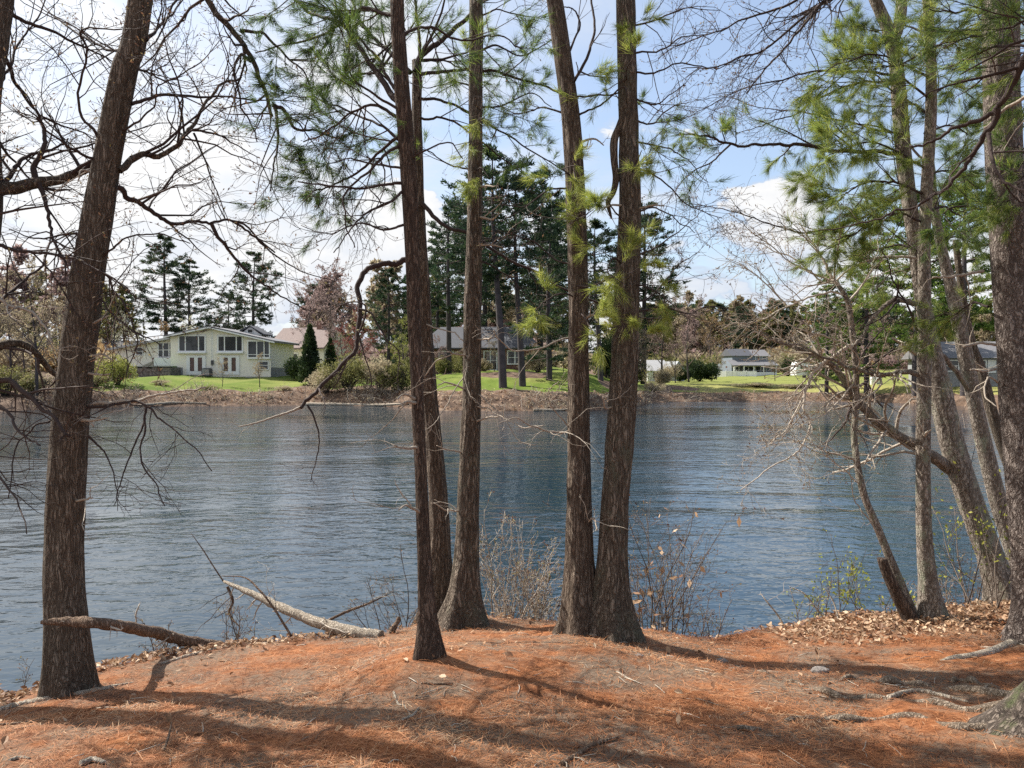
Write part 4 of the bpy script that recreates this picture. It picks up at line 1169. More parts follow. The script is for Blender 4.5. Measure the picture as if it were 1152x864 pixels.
def log(name, label, path, radii, mat, cat='branch', twigs=0, seed=0, k=14, tk='dead', n=50, knob=.06, group=None):
    base = np.array(path[0])
    root = empty(name, base); tag(root, label, cat, group)
    pc = catmull(np.asarray(path), n); rc = np.interp(np.linspace(0, 1, n), np.linspace(0, 1, len(radii)), radii)
    rg = np.random.default_rng(seed)
    wob = rg.normal(0, 1, (n, 3)); wob = (wob + np.roll(wob, 1, 0) + np.roll(wob, 2, 0)) / 3
    pc = pc + wob * rc[:, None] * .12
    mb = MB(); mb.tubes(pc[None], (rc * (1 + knob * rg.normal(0, 1, n)))[None], k, .5)
    b0 = mb.pts(pc[0][None])  # near end cap
    mb.faces(np.stack([np.arange(k), (np.arange(k) + 1) % k, np.full(k, b0)], -1))
    mb.build('stem', M[mat], root, base)
    if twigs:
        P1, R1 = sprout(pc[None], rc[None], twigs, .05, .95, 60, 20, .12, .6, 7, .2, -.03, .35, .002, rg)
        R1 = np.minimum(R1, .006)
        P2, R2 = sprout(P1, R1, 3, .2, 1, 50, 14, .3, .7, 5, .2, -.03, .6, .0015, rg, rel=True)
        for q in range(len(P1)):
            tb = MB()
            tb.tubes(P1[q:q + 1], R1[q:q + 1], 5, rg.uniform(.1, 1))
            tb.tubes(P2[q * 3:q * 3 + 3], R2[q * 3:q * 3 + 3], 4, rg.uniform(.1, 1, 3))
            tb.build('side_twig', M['twig_pale' if tk == 'dead' else 'twig_dark'], root, base)
    return root


# pale fallen log reaching out over the water
d_ = ground_hit(424, 717)
log('fallen_log', 'long pale bleached log slanting from the bank up over the water', np.array([P(428, 717, d_), P(400, 712, d_ + .05), P(360, 701, d_ + .2), P(318, 684, d_ + .4), P(282, 667, d_ + .6), P(252, 654, d_ + .8)]),
    [.055, .052, .045, .038, .028, .012], 'wood_pale', 'log', 10, 1)
d_ = ground_hit(240, 728)
log('dead_branch', 'thick brown dead branch propped across the foot of the leaning left tree', np.array([P(250, 728, d_), P(212, 722, d_ - .2), P(170, 711, d_ - .5), P(120, 702, Bd - .24), P(80, 699, Bd - .30), P(46, 700, Bd - .33)]),
    [.045, .045, .042, .034, .03, .012], 'wood_brown', 'branch', 5, 2)
d_ = ground_hit(200, 735)
log('dead_branch', 'pale split stick lying along the bank left of the long bleached log', px_ground([(178, 748), (215, 738), (260, 727), (300, 722), (325, 718)], .002), [.012, .016, .015, .013, .006], 'wood_pale', 'branch', 0, 3)
log('dead_branch', 'thin dark stick rising from the bleached log toward the right', np.array([P(365, 700, 6.6), P(390, 688, 6.7), P(412, 680, 6.8), P(436, 669, 6.9)]), [.012, .012, .01, .004], 'wood_brown', 'branch', 2, 4)
log('dead_branch', 'thin forked dead branch leaning over the bleached log', np.array([P(328, 716, 6.3), P(308, 684, 6.35), P(292, 664, 6.4), P(276, 650, 6.5), P(250, 648, 6.6)]), [.01, .009, .008, .006, .003], 'wood_brown', 'branch', 6, 5)
log('dead_branch', 'thin straight twig pointing up left beyond the tip of the bleached log', np.array([P(252, 655, 7.1), P(240, 637, 7.15), P(228, 618, 7.2), P(215, 600, 7.2)]), [.007, .006, .005, .002], 'wood_brown', 'branch', 0, 6)
log('dead_branch', 'drooping dark branch stubs hanging under the tip of the bleached log', np.array([P(256, 660, 7.0), P(262, 676, 7.0), P(258, 690, 7.0), P(270, 706, 6.9)]), [.014, .012, .012, .004], 'wood_brown', 'branch', 9, 7, tk='dark')
log('drift_log', 'pale driftwood lying at the water edge in the lower left corner', px_ground([(-20, 806), (20, 794), (60, 786), (110, 777), (150, 768)], .0), [.022, .024, .022, .02, .008], 'wood_pale', 'log', 0, 8)
log('wood_stub', 'short upright broken stub right of the thick end of the bleached log', np.array([P(440, 716, 6.3), P(442, 708, 6.3), P(447, 700, 6.32), P(449, 694, 6.33)]), [.03, .026, .02, .012], 'wood_brown', 'stub', 0, 9)
# sticks
sticks = [
    ('slender pale twig bent like a hook left of the middle foreground', [(443, 780), (448, 793), (455, 796), (462, 806)], .006, 'wood_pale'),
    ('short curved pale stick in the foreground below the thinnest trunk', [(452, 811), (464, 807), (471, 797)], .008, 'wood_pale'),
    ('short straight twig lying just below the foot of the thinnest trunk', [(474, 770), (492, 771), (510, 770)], .007, 'wood_brown'),
    ('pale stick lying on the needles right of the touching pair', [(694, 757), (705, 763), (720, 770)], .007, 'wood_pale'),
    ('pale stick at the foot of the touching pair', [(650, 712), (668, 716), (682, 714)], .012, 'wood_pale'),
    ('long curved stick running to the bottom edge right of centre', [(632, 862), (650, 850), (672, 838), (696, 832)], .011, 'wood_brown'),
    ('weathered stick on the needles in front of the long grey root', [(1000, 786), (1030, 779), (1062, 785), (1090, 792)], .014, 'wood_pale'),
    ('thin dark stick along the lower left foreground', [(0, 817), (30, 814), (50, 810)], .008, 'wood_brown'),
    ('forked twig standing up in the left foreground', [(184, 846, 0), (190, 836, .03), (193, 830, .07)], .006, 'wood_brown'),
    ('thick bark chip stick at the bottom left edge', [(90, 862), (104, 858), (118, 860)], .014, 'wood_pale'),
    ('pale short stick on the left foreground needles', [(10, 858), (22, 855), (34, 855)], .01, 'wood_pale'),
]
for k, (lb, pts, r, m_) in enumerate(sticks):
    path = px_ground(pts, r * .6)
    log('stick', lb, path, [r, r, r * .9, r * .5], m_, 'stick', 0, 20 + k, k=8, n=20)
for k, (lb, pts) in enumerate([
    ('bleached twig sticking up out of the leaves at the water, leftmost of three', [(883, 706, 6.75), (875, 692, 6.8), (862, 676, 6.85), (856, 668, 6.9)]),
    ('bleached twig arching up from the leaves at the water, middle of three', [(930, 700, 6.9), (918, 684, 6.95), (905, 668, 7.0), (888, 660, 7.05)]),
    ('forked bleached twig standing in the leaves at the water, rightmost of three', [(950, 716, 6.7), (944, 700, 6.72), (938, 678, 6.8), (928, 662, 6.85)]),
]):
    log('twig', lb, np.array([P(*q) for q in pts]), [.009, .008, .006, .003], 'wood_pale', 'twig', 2, 50 + k, k=8)
# stone
def stone(label, px, py, r, seed, mat='stone'):
    d_ = ground_hit(px, py); p_ = P(px, py, d_); p_[2] = gz1(p_[0], p_[1])
    nu, nv = 20, 12
    v = []
    for j in range(nv + 1):
        th = math.pi * j / nv
        for i in range(nu):
            ph = 2 * math.pi * i / nu
            q = np.array([math.sin(th) * math.cos(ph), math.sin(th) * math.sin(ph), math.cos(th)])
            s = 1 + .25 * noise.noise(Vector(q * 1.7 + seed)) + .1 * noise.noise(Vector(q * 5 + seed))
            v.append(q * s * np.array([1.3, .9, .62]) * r)
    mb = MB(); b = mb.pts(np.array(v) + p_ + np.array([0, 0, r * .25]))
    mb.faces([(b + j * nu + i, b + j * nu + (i + 1) % nu, b + (j + 1) * nu + (i + 1) % nu, b + (j + 1) * nu + i) for j in range(nv) for i in range(nu)], 0, True)
    o = mb.build('stone', M[mat], None, p_); o.location = p_
    tag(o, label, 'stone')
M['stone'] = flat_mat('stone', (.22, .19, .17), .9, .45, 12, .7, 60)
stone('dark rounded stone beside the long grey root on the right', 923, 757, .045, 3)
stone('small pale stone on the needles right of the touching pair', 719, 739, .022, 8)
stone('small grey stone half sunk at the upper end of the grey roots', 812, 745, .03, 14)

# ---- litter -----------------------------------------------------------------
rng = np.random.default_rng(77)
def scatter(n, ymax_off=.15, x0=-4.6, x1=5.6, y0=2.7, y1=8.0):
    x = rng.uniform(x0, x1, n); y = y0 + (y1 - y0) * rng.random(n) ** 1.25
    ok = (y < near_edge(x) + ymax_off) & (np.abs(x) < y * .72 + .5)
    return x[ok], y[ok]

x, y = scatter(190000)
keep = rng.random(len(x)) < .35 + .65 * sstep(.35, .6, fbm(x * 1.3, y * 1.3, 91))
x, y = x[keep], y[keep]
m_ = len(x)
a = rng.uniform(0, 2 * math.pi, m_) ; L = rng.uniform(.035, .085, m_); tilt = rng.normal(0, .16, m_)
dv = np.stack([np.cos(a), np.sin(a), tilt], -1)
sd = np.stack([-np.sin(a), np.cos(a), rng.normal(0, .3, m_)], -1) * .0011
p = np.stack([x, y, gz(x, y) + rng.uniform(.001, .010, m_)], -1)
mid = p + dv * L[:, None] * .5 + np.stack([0 * x, 0 * x, rng.uniform(-.001, .006, m_)], -1)
e = p + dv * L[:, None]
mid[:, 2] = np.maximum(mid[:, 2], gz(mid[:, 0], mid[:, 1]) + .001); e[:, 2] = np.maximum(e[:, 2], gz(e[:, 0], e[:, 1]) - .001)
tn = np.clip(.02 + 1.0 * fbm(x * 2.6, y * 2.6, 55) + rng.normal(0, .22, m_), 0, 1)
nb = MB(); nb.quads4(p - sd, p + sd, mid + sd, mid - sd, tn); nb.tris(mid - sd, mid + sd, e, tn)
o = nb.build('needle_litter', M['litter_needle']); tag(o, 'fallen orange pine needles covering the near bank', None, kind='stuff')

x, y = scatter(150000, .75, -4.4, 6.2, 3.0, 9.0)
t = near_edge(x) - y
w_r = sstep(1.9, 2.8, x) * sstep(1.25, .45, t) * 1.0
w_l = sstep(-1.0, -1.4, x) * sstep(.5, .1, t) * .9
w_m = .10 * sstep(.3, 0, t) + .004 * sstep(0.6, 2.2, y - 2.2)
keep = rng.random(len(x)) < np.maximum(np.maximum(w_r, w_l), w_m) * (.4 + .6 * fbm(x * 3, y * 3, 4))
x, y = x[keep], y[keep]; m_ = len(x)
a = rng.uniform(0, 2 * math.pi, m_); s = rng.uniform(.014, .032, m_)
up_ = nrm(np.stack([rng.normal(0, .55, m_), rng.normal(0, .55, m_), np.ones(m_)], -1))
dv = nrm(np.cross(up_, np.stack([np.cos(a), np.sin(a), 0 * a], -1))); sv = np.cross(up_, dv)
p = np.stack([x, y, gz(x, y) + rng.uniform(.005, .045, m_)], -1)
cur = rng.uniform(-.2, .5, m_)[:, None] * s[:, None]
lb = MB(); tn = rng.uniform(0, 1, m_)
S1 = s[:, None]
t0 = p - dv * S1; t1 = p + dv * S1
l0 = p + sv * S1 * .55 + up_ * cur - dv * S1 * .2; r0_ = p - sv * S1 * .55 + up_ * cur - dv * S1 * .2
l1 = p + sv * S1 * .4 + up_ * cur + dv * S1 * .45; r1_ = p - sv * S1 * .4 + up_ * cur + dv * S1 * .45
lb.tris(t0, p, l0, tn); lb.tris(t0, r0_, p, tn); lb.quads4(l0, p, t1, l1, tn); lb.quads4(p, r0_, r1_, t1, tn)
o = lb.build('leaf_litter', M['litter_leaf']); tag(o, 'dry tan oak leaves drifted along the edge of the bank', None, kind='stuff')
# a scatter of fine twig bits and cone scales
x, y = scatter(900, .1)
m_ = len(x); a = rng.uniform(0, 6.28, m_); L = rng.uniform(.03, .16, m_)
p0 = np.stack([x, y, gz(x, y) + .005], -1); x2 = x + np.cos(a) * L; y2 = y + np.sin(a) * L
p1 = np.stack([x2, y2, gz(x2, y2) + .006], -1)
pm = (p0 + p1) / 2 + np.stack([rng.normal(0, .006, m_), rng.normal(0, .006, m_), rng.uniform(0, .006, m_)], -1)
tb = MB(); tb.tubes(np.stack([p0, pm, p1], 1), np.repeat(rng.uniform(.001, .003, m_)[:, None], 3, 1), 4, rng.uniform(0, 1, m_))
o = tb.build('twig_litter', M['twig_pale']); tag(o, 'fine broken twigs lying among the needles', None, kind='stuff')
# wispy grass in the worn patches
x, y = scatter(30000)
keep = rng.random(len(x)) < .5 * sstep(.55, .75, fbm(x * .9 + 3, y * .9, 66)) * sstep(.2, .8, near_edge(x) - y)
x, y = x[keep], y[keep]; m_ = len(x)
p = np.stack([x, y, gz(x, y)], -1); h = rng.uniform(.012, .035, m_)[:, None]
a = rng.uniform(0, 6.28, m_); sd = np.stack([np.cos(a), np.sin(a), 0 * a], -1) * .0012
ln = np.stack([rng.normal(0, .6, m_), rng.normal(0, .6, m_), np.ones(m_)], -1) * h
gb = MB(); gb.tris(p - sd, p + sd, p + ln, rng.uniform(0, .6, m_))
M['thin_grass'] = tint_mat('thin_grass', [(0, (.07, .09, .03)), (.5, (.18, .17, .07)), (1, (.34, .29, .16))], .3)
o = gb.build('grass', M['thin_grass']); tag(o, 'thin short grass in worn patches of the bank', None, kind='stuff')
# ================================================================== FAR SHORE: trees
def pine_proto(h, cb, cr, seed, lean=0.0, plates=.55, dens=1.0, leafs=.42):
    """white pine: trunk and tiered crown, base at the origin; returns trunk, crown meshes"""
    rng = np.random.default_rng(seed)
    tr = MB()
    n = 24
    t = np.linspace(0, 1, n)
    px_ = np.stack([lean * h * t + .25 * np.sin(t * 5 + seed) * t, .2 * np.sin(t * 4 + seed * 2) * t, h * t - .3], -1)
    rt_ = h * .0165 * (1 - t) ** .8 + .03
    tr.tubes(px_[None], rt_[None], 12, .5)
    cr_mb = MB()
    nw = int((h - cb) / 1.0)
    P0 = []; R0 = []
    for i in range(nw):
        f = (i + rng.uniform(-.2, .2)) / nw
        f = min(max(f, 0), .985)
        z = cb + (h - cb) * f
        prof = math.sin(min(1, (1 - f) * 1.35 + .12) * math.pi * .5) ** 1.1 * (.55 + .45 * min(1, f * 3.5 + .2))
        for k in range(rng.integers(4, 8)):
            L = cr * prof * rng.uniform(.55, 1.2)
            az = rng.uniform(0, 2 * math.pi)
            el = .0 + .45 * f + rng.normal(0, .08)
            d = np.array([math.cos(az), math.sin(az), el])
            tt = np.linspace(0, 1, 6)[:, None]
            c = np.array([np.interp(z, px_[:, 2], px_[:, 0]), np.interp(z, px_[:, 2], px_[:, 1]), z])
            q = c + d * L * tt + np.array([0, 0, 1]) * (.10 * L * tt ** 2 - .10 * L * tt)
            P0.append(q); R0.append(np.linspace(.05, .012, 6) * max(.4, L / cr))
    P0 = np.array(P0); R0 = np.array(R0)
    cr_mb.tubes(P0, R0, 4, .3, 0)
    P1, R1 = sprout(P0, R0, 6, .3, 1, 45, 12, .22, .45, 4, .12, .06, .5, .01, rng, rel=True, flat=.12)
    cr_mb.tubes(P1, R1, 3, .3, 0)
    c = int(30 * dens)
    t_ = rng.uniform(.25, 1, (len(P1), c)); t_[:, 0] = 1
    tp, td = at_t(P1, t_)
    tp = tp + rng.normal(0, .13, tp.shape) * np.array([1, 1, .35])
    clump = np.repeat(rng.uniform(.1, .75, len(P1)), c)
    up_ = np.array([0, 0, .22])
    dd = nrm(td * .6 + rng.normal(0, .55, tp.shape) * np.array([1, 1, .6]) + up_)
    L = leafs * rng.uniform(.6, 1.2, (len(tp), 1))
    sd = nrm(np.cross(dd, rng.normal(size=tp.shape))) * leafs * .13
    cr_mb.quads4(tp, tp + dd * L * .5 + sd, tp + dd * L, tp + dd * L * .5 - sd, np.clip(clump + rng.normal(0, .15, len(tp)), 0, 1), 1)
    return tr, cr_mb


def bare_proto(h, spread, seed, forks=2, budn=2, buds=.10, trunk_h=.25, dens=1.0):
    rng = np.random.default_rng(seed)
    tr = MB(); t = np.linspace(0, 1, 14)
    pa = np.stack([.05 * h * np.sin(t * 3 + seed) * t, .04 * h * np.sin(t * 2.3 + seed * 3) * t, h * .8 * t - .3], -1)
    ra = h * .013 * (1 - t * .85)
    tr.tubes(pa[None], ra[None], 9, .5)
    cr_mb = MB()
    P1, R1 = sprout(pa[None], ra[None], int(16 * dens), trunk_h, 1, 42, 10, spread * .55, spread, 8, .12, .05, .5, .02, rng)
    cr_mb.tubes(P1, R1, 5, .4)
    P2, R2 = sprout(P1, R1, 7, .2, 1, 42, 12, .28, .5, 6, .14, .05, .5, .012, rng, rel=True)
    cr_mb.tubes(P2, R2, 4, rng.uniform(.2, .8, len(P2)))
    P3, R3 = sprout(P2, R2, 5, .2, 1, 42, 12, .3, .6, 5, .15, .04, .6, .008, rng, rel=True)
    cr_mb.tubes(P3, R3, 3, rng.uniform(.2, 1, len(P3)))
    P4, R4 = sprout(P3, R3, 3, .2, 1, 42, 12, .3, .7, 3, .15, .04, .7, .006, rng, rel=True)
    cr_mb.tubes(P4, R4, 3, rng.uniform(.2, 1, len(P4)))
    if budn:
        t_ = rng.uniform(.2, 1, (len(P4), budn)); t_[:, 0] = 1
        tp, td = at_t(P4, t_)
        leaves(cr_mb, tp, buds, rng, mat=1, Ds=td)
    return tr, cr_mb


def bush_proto(rx, rz, seed, n=5000, leaf=.11, gaps=.45, cone=False, stems=14, lobes=7):
    rng = np.random.default_rng(seed)
    tr = MB()
    st = np.zeros((stems, 7, 3))
    az = rng.uniform(0, 6.28, stems); sp = rng.uniform(.2, .9, stems)
    t = np.linspace(0, 1, 7)
    for i in range(stems):
        st[i] = np.stack([np.cos(az[i]) * rx * sp[i] * t * (1 if not cone else .25), np.sin(az[i]) * rx * sp[i] * t * (1 if not cone else .25), -.2 + rz * 1.5 * t], -1)
    st[:, 1:] += rng.normal(0, .05 * rx, (stems, 6, 3))
    tr.tubes(st, np.repeat(np.linspace(.035, .008, 7)[None], stems, 0), 4, .4)
    cr_mb = MB()
    if cone:
        f = rng.random(n) ** 1.3; r = rx * (1 - f) ** .75 * (.75 + .35 * rng.random(n)) * rng.random(n) ** .25
        a = rng.uniform(0, 6.28, n)
        r = r * (1 + .18 * np.sin(a * 5 + f * 13 + seed))
        p = np.stack([np.cos(a) * r, np.sin(a) * r, 2 * rz * f + .1], -1)
        d = nrm(np.stack([np.cos(a), np.sin(a), 1.6 + 0 * a], -1))
    else:
        cen = rng.normal(0, .5, (lobes, 3)) * np.array([rx, rx, rz * .8]); cen[:, 2] = np.abs(cen[:, 2]) * .7 + rz * .7
        cs = rng.uniform(.45, .8, lobes)
        li = rng.integers(0, lobes, n)
        q = nrm(rng.normal(size=(n, 3))) * rng.random((n, 1)) ** .35
        p = cen[li] + q * np.array([rx, rx, rz]) * cs[li][:, None]
        p[:, 2] = np.maximum(p[:, 2], rng.uniform(.02, .3, n) * rz)
        d = nrm(q + np.array([0, 0, .4]))
    cl = fbm(p[:, 0] * 1.9 + 5 + p[:, 2], p[:, 1] * 1.9 + p[:, 2] * 1.7, seed)
    keep = cl > gaps * .75
    p, d, cl = p[keep], d[keep], cl[keep]
    tn = np.clip(.5 + (cl - .5) * 1.8 + rng.normal(0, .18, len(p)), 0, 1)
    leaves(cr_mb, p, leaf, rng, tn, 0, d)
    return tr, cr_mb


def place(name, label, cat, px, d, meshes, mats, seed, scale=1.0, group=None, rz=None, sz=None, extra=None):
    """a planted thing on the far shore at that bearing and distance"""
    c = far_pt(px, d)
    rg = random.Random(seed)
    root = empty(name, c, rg.uniform(0, 6.28) if rz is None else rz)
    root.scale = (scale, scale, sz or scale)
    tag(root, label, cat, group)
    for pn, me in meshes:
        o = bpy.data.objects.new(pn, me); COL.objects.link(o); o.parent = root
        for i, m_ in enumerate(mats[pn]):
            o.material_slots[i].link = 'OBJECT'; o.material_slots[i].material = M[m_]
    return root


def protos(kind, mb_pair, pn=('trunk', 'crown')):
    tr, cr = mb_pair
    nm = 2 if any(k[1] == 1 for k in cr.f) else 1
    return [(pn[0], tr.mesh(kind + '_' + pn[0], M['bark_far'])), (pn[1], cr.mesh(kind + '_' + pn[1], [M['far_twig'], M['needle_far']][:nm]))]


PH = 20.0
pineA = protos('tall_pine', pine_proto(PH, 6.0, 4.2, 1))
pineB = protos('tall_pine', pine_proto(PH, 5.0, 4.6, 2))
pineC = protos('tall_pine', pine_proto(PH, 7.5, 4.0, 3, dens=.9))
pineD = protos('broad_pine', pine_proto(13.0, 3.0, 4.6, 4))
pineE = protos('high_pine', pine_proto(PH, 9.5, 5.0, 5, lean=.05, dens=1.1))
pineF = protos('low_pine', pine_proto(PH, 2.5, 4.2, 6, dens=.9))
pineH = {id(q): (13.0 if q is pineD else PH) for q in (pineA, pineB, pineC, pineD, pineE, pineF)}
bareA = protos('bare', bare_proto(12, 5.0, 11))
bareB = protos('bare', bare_proto(12, 4.2, 12, dens=1.2))
bareC = protos('bare', bare_proto(12, 5.6, 13))
bushA = protos('bush', bush_proto(1.0, .8, 21, gaps=.6, n=9000, leaf=.075, lobes=14, stems=24), ('stem', 'leaves'))
bushB = protos('bush', bush_proto(1.0, 1.0, 22, gaps=.66, n=9000, leaf=.07, lobes=16, stems=26), ('stem', 'leaves'))
coneA = protos('cone', bush_proto(.5, 1.0, 23, cone=True, n=5200, leaf=.07, gaps=.3), ('stem', 'leaves'))
roundA = protos('round', bush_proto(1.0, .85, 24, n=7500, gaps=.25, lobes=11, leaf=.09), ('stem', 'leaves'))
PM = {'trunk': ['bark_far'], 'crown': ['far_twig', 'needle_far']}


def bm(bud):
    return {'trunk': ['bark_far'], 'crown': ['far_twig', bud]}


def sm(leaf):
    return {'stem': ['bark_far'], 'leaves': [leaf]}


def h_of(px, d, top):
    return P(px, top, d)[2] - far_pt(px, d)[2]


# pines: px, distance, top row, prototype, label
for k, (px, d, top, pr, lb) in enumerate([
    (187, 118, 264, pineA, 'tallest tiered dark pine behind the left part of the cream house'),
    (214, 122, 290, pineB, 'dark pine just right of the tallest tiered pine behind the cream house'),
    (286, 116, 281, pineB, 'tall dark pine standing alone behind the right half of the cream house'),
    (256, 112, 330, pineD, 'lower broad olive pine between the tall pines behind the cream house'),
    (140, 132, 322, pineF, 'smaller dark pine behind the pale blossoming tree left of the cream house'),
    (122, 138, 334, pineC, 'distant dark pine close to the leaning left tree, left of the cream house'),
    (437, 92, 300, pineF, 'dark conifer rising behind the shore bushes left of the thinnest trunk'),
    (505, 80, 228, pineC, 'tall far pine between the forked trunk and the flared pine'),
    (492, 104, 268, pineA, 'thin distant pine behind the brick house, left of the flared middle pine'),
    (566, 64, 168, pineE, 'leaning dark pine on the far lawn just right of the flared pine'),
    (588, 66, 205, pineE, 'straight dark pine just right of the leaning one, far lawn'),
    (618, 70, 232, pineF, 'pine with low dark boughs right of the straight pine on the far lawn'),
    (608, 96, 190, pineA, 'tall pine behind the far lawn, high between the flared pine and the touching pair'),
    (545, 98, 205, pineB, 'pine behind the brick house roof, right of the flared middle pine'),
    (642, 88, 236, pineB, 'dark pine behind the left trunk of the touching pair'),
    (530, 86, 248, pineC, 'pine rising behind the flared middle pine'),
    (660, 78, 318, pineF, 'short bushy dark pine between the touching pair and the straight far pine'),
    (676, 74, 250, pineE, 'pine on the far shore showing in the gap of the touching pair'),
    (724, 100, 226, pineA, 'dark pine whose tiers stick out right of the touching pair against the sky'),
    (706, 92, 262, pineF, 'lower pine behind the right trunk of the touching pair'),
    (884, 230, 343, pineD, 'small distant evergreen above the wooded skyline over the blue grey house'),
]):
    h = h_of(px, d, top)
    place('pine_tree', lb, 'tree', px, d, pr, PM, k, h / pineH[id(pr)], 'pines across the pond')
# pines on the right-hand shore, behind the right trunks
for k, (px, d, top, pr, lb) in enumerate([
    (975, 40, 268, pineF, 'bright green pine on the right shore behind the thin crooked young tree'),
    (1030, 38, 210, pineB, 'green pine on the right shore behind the slim straight trunk'),
    (1085, 34, 190, pineA, 'green pine on the right shore behind the big right trunk'),
    (930, 62, 306, pineF, 'farthest left green pine on the right shore, beside the bare brown trees'),
]):
    px2 = px
    c = P(px, 418, d); 
    # stand them where there is land on the right shore
    for dd in np.arange(d, 95, 1.0):
        q = P(px, 418, dd)
        if gz1(q[0], q[1]) > .6:
            break
    h = h_of(px, dd, top)
    place('pine_tree', lb, 'tree', px, dd, pr, {'trunk': ['bark_far'], 'crown': ['far_twig', 'needle_lit']}, 40 + k, h / pineH[id(pr)], 'pines on the right shore')

# bare and budding trees
for k, (px, d, top, pr, bud, lb) in enumerate([
    (372, 96, 292, bareA, 'far_pink', 'pinkish budding tree right of the cream house, its fine crown against the white sky'),
    (350, 104, 318, bareC, 'far_pink', 'smaller pinkish bare tree close behind the pointed evergreen'),
    (404, 84, 345, bareB, 'far_red', 'dark red leafing tree above the shore bushes'),
    (386, 80, 362, bareB, 'far_red', 'low crimson leafing tree beside the pointed evergreen'),
    (12, 66, 318, bareA, 'far_tan', 'bare tree on the left shore nearest the left edge'),
    (40, 62, 290, bareB, 'far_tan', 'bare tree on the left shore, tallest one left of the leaning tree'),
    (64, 66, 330, bareC, 'far_tan', 'tan bare tree on the left shore just left of the leaning tree'),
    (-20, 60, 300, bareC, 'far_tan', 'bare tree on the left shore cut by the left edge'),
    (28, 84, 345, bareB, 'far_tan', 'tan budding tree behind the left shore bare trees'),
    (104, 100, 356, bareB, 'far_orange', 'rusty budding tree behind the leaning left tree'),
    (745, 104, 330, bareA, 'far_pink', 'mauve grey bare tree over the white garage, left one'),
    (775, 110, 338, bareC, 'far_pink', 'reddish bare tree over the white garage, right one'),
    (716, 86, 345, bareB, 'far_tan', 'slanting bare tree on the shore at the foot of the white garage'),
    (820, 178, 384, bareB, 'far_pink', 'mauve bare tree left of the blue grey house'),
    (842, 205, 352, bareA, 'far_orange', 'orange budding tree rising behind the blue grey house'),
    (800, 190, 352, bareC, 'far_orange', 'orange tan tree above the round evergreen bush'),
    (900, 185, 366, bareA, 'far_tan', 'tan bare tree right of the blue grey house'),
    (940, 120, 340, bareC, 'far_pink', 'reddish bare tree behind the mottled limb on the right'),
    (985, 92, 352, bareA, 'far_pink', 'reddish bare tree right of the thin crooked young tree'),
    (1010, 100, 360, bareB, 'far_tan', 'tan bare tree left of the slim straight trunk'),
    (530, 90, 372, bareB, 'far_tan', 'small bare tree in front of the brick house'),
    (604, 84, 372, bareB, 'far_orange', 'small olive budding tree behind the straight pine on the far lawn'),
    (640, 92, 360, bareA, 'far_pink', 'pink grey bare tree behind the touching pair'),
    (455, 76, 352, bareB, 'far_lime', 'yellow green leafing tree beside the thinnest trunk'),
    (885, 160, 388, bareB, 'far_lime', 'yellow green leafing tree at the right corner of the blue grey house'),
    (492, 80, 376, bareB, 'far_pink', 'mauve bare tree before the brick house, just left of the flared pine'),
    (556, 82, 380, bareC, 'far_tan', 'tan bare tree before the brick house, just left of the leaning far pine'),
    (634, 84, 384, bareA, 'far_tan', 'low tan bare tree right of the low boughed pine'),
    (704, 92, 378, bareC, 'far_pink', 'mauve bare tree hiding the left side of the white garage'),
    (760, 104, 380, bareA, 'far_tan', 'tan bare tree standing before the gable of the white garage'),
    (806, 128, 388, bareB, 'far_tan', 'thin tan bare tree just left of the curved white fence'),
    (872, 112, 392, bareA, 'far_tan', 'low tan bare tree on the lawn at the right of the blue grey house'),
    (918, 100, 372, bareB, 'far_orange', 'orange tan bare tree in front of the white camper'),
    (250, 75, 404, bareC, 'far_tan', 'small bare sapling on the bank before the french doors of the cream house'),
    (292, 76, 396, bareB, 'far_tan', 'small bare sapling on the bank before the porch of the cream house'),
    (143, 104, 352, bareA, 'far_blossom', 'pale blossoming round tree behind the left wing of the cream house'),
    (212, 104, 356, bareA, 'far_blossom', 'pale blossoming tree peeking over the roof of the cream house'),
    (186, 108, 360, bareB, 'far_orange', 'orange leafing tree peeking over the left wing of the cream house'),
]):
    h = h_of(px, d, top)
    s = max(h, 2.5) / 11.0
    # the small round-headed ones are leafier
    place('bare_tree' if bud not in ('far_lime', 'far_blossom', 'far_red') else 'leafing_tree', lb, 'tree', px, d, pr, bm(bud), 60 + k, s, 'leafless and budding trees across the pond')

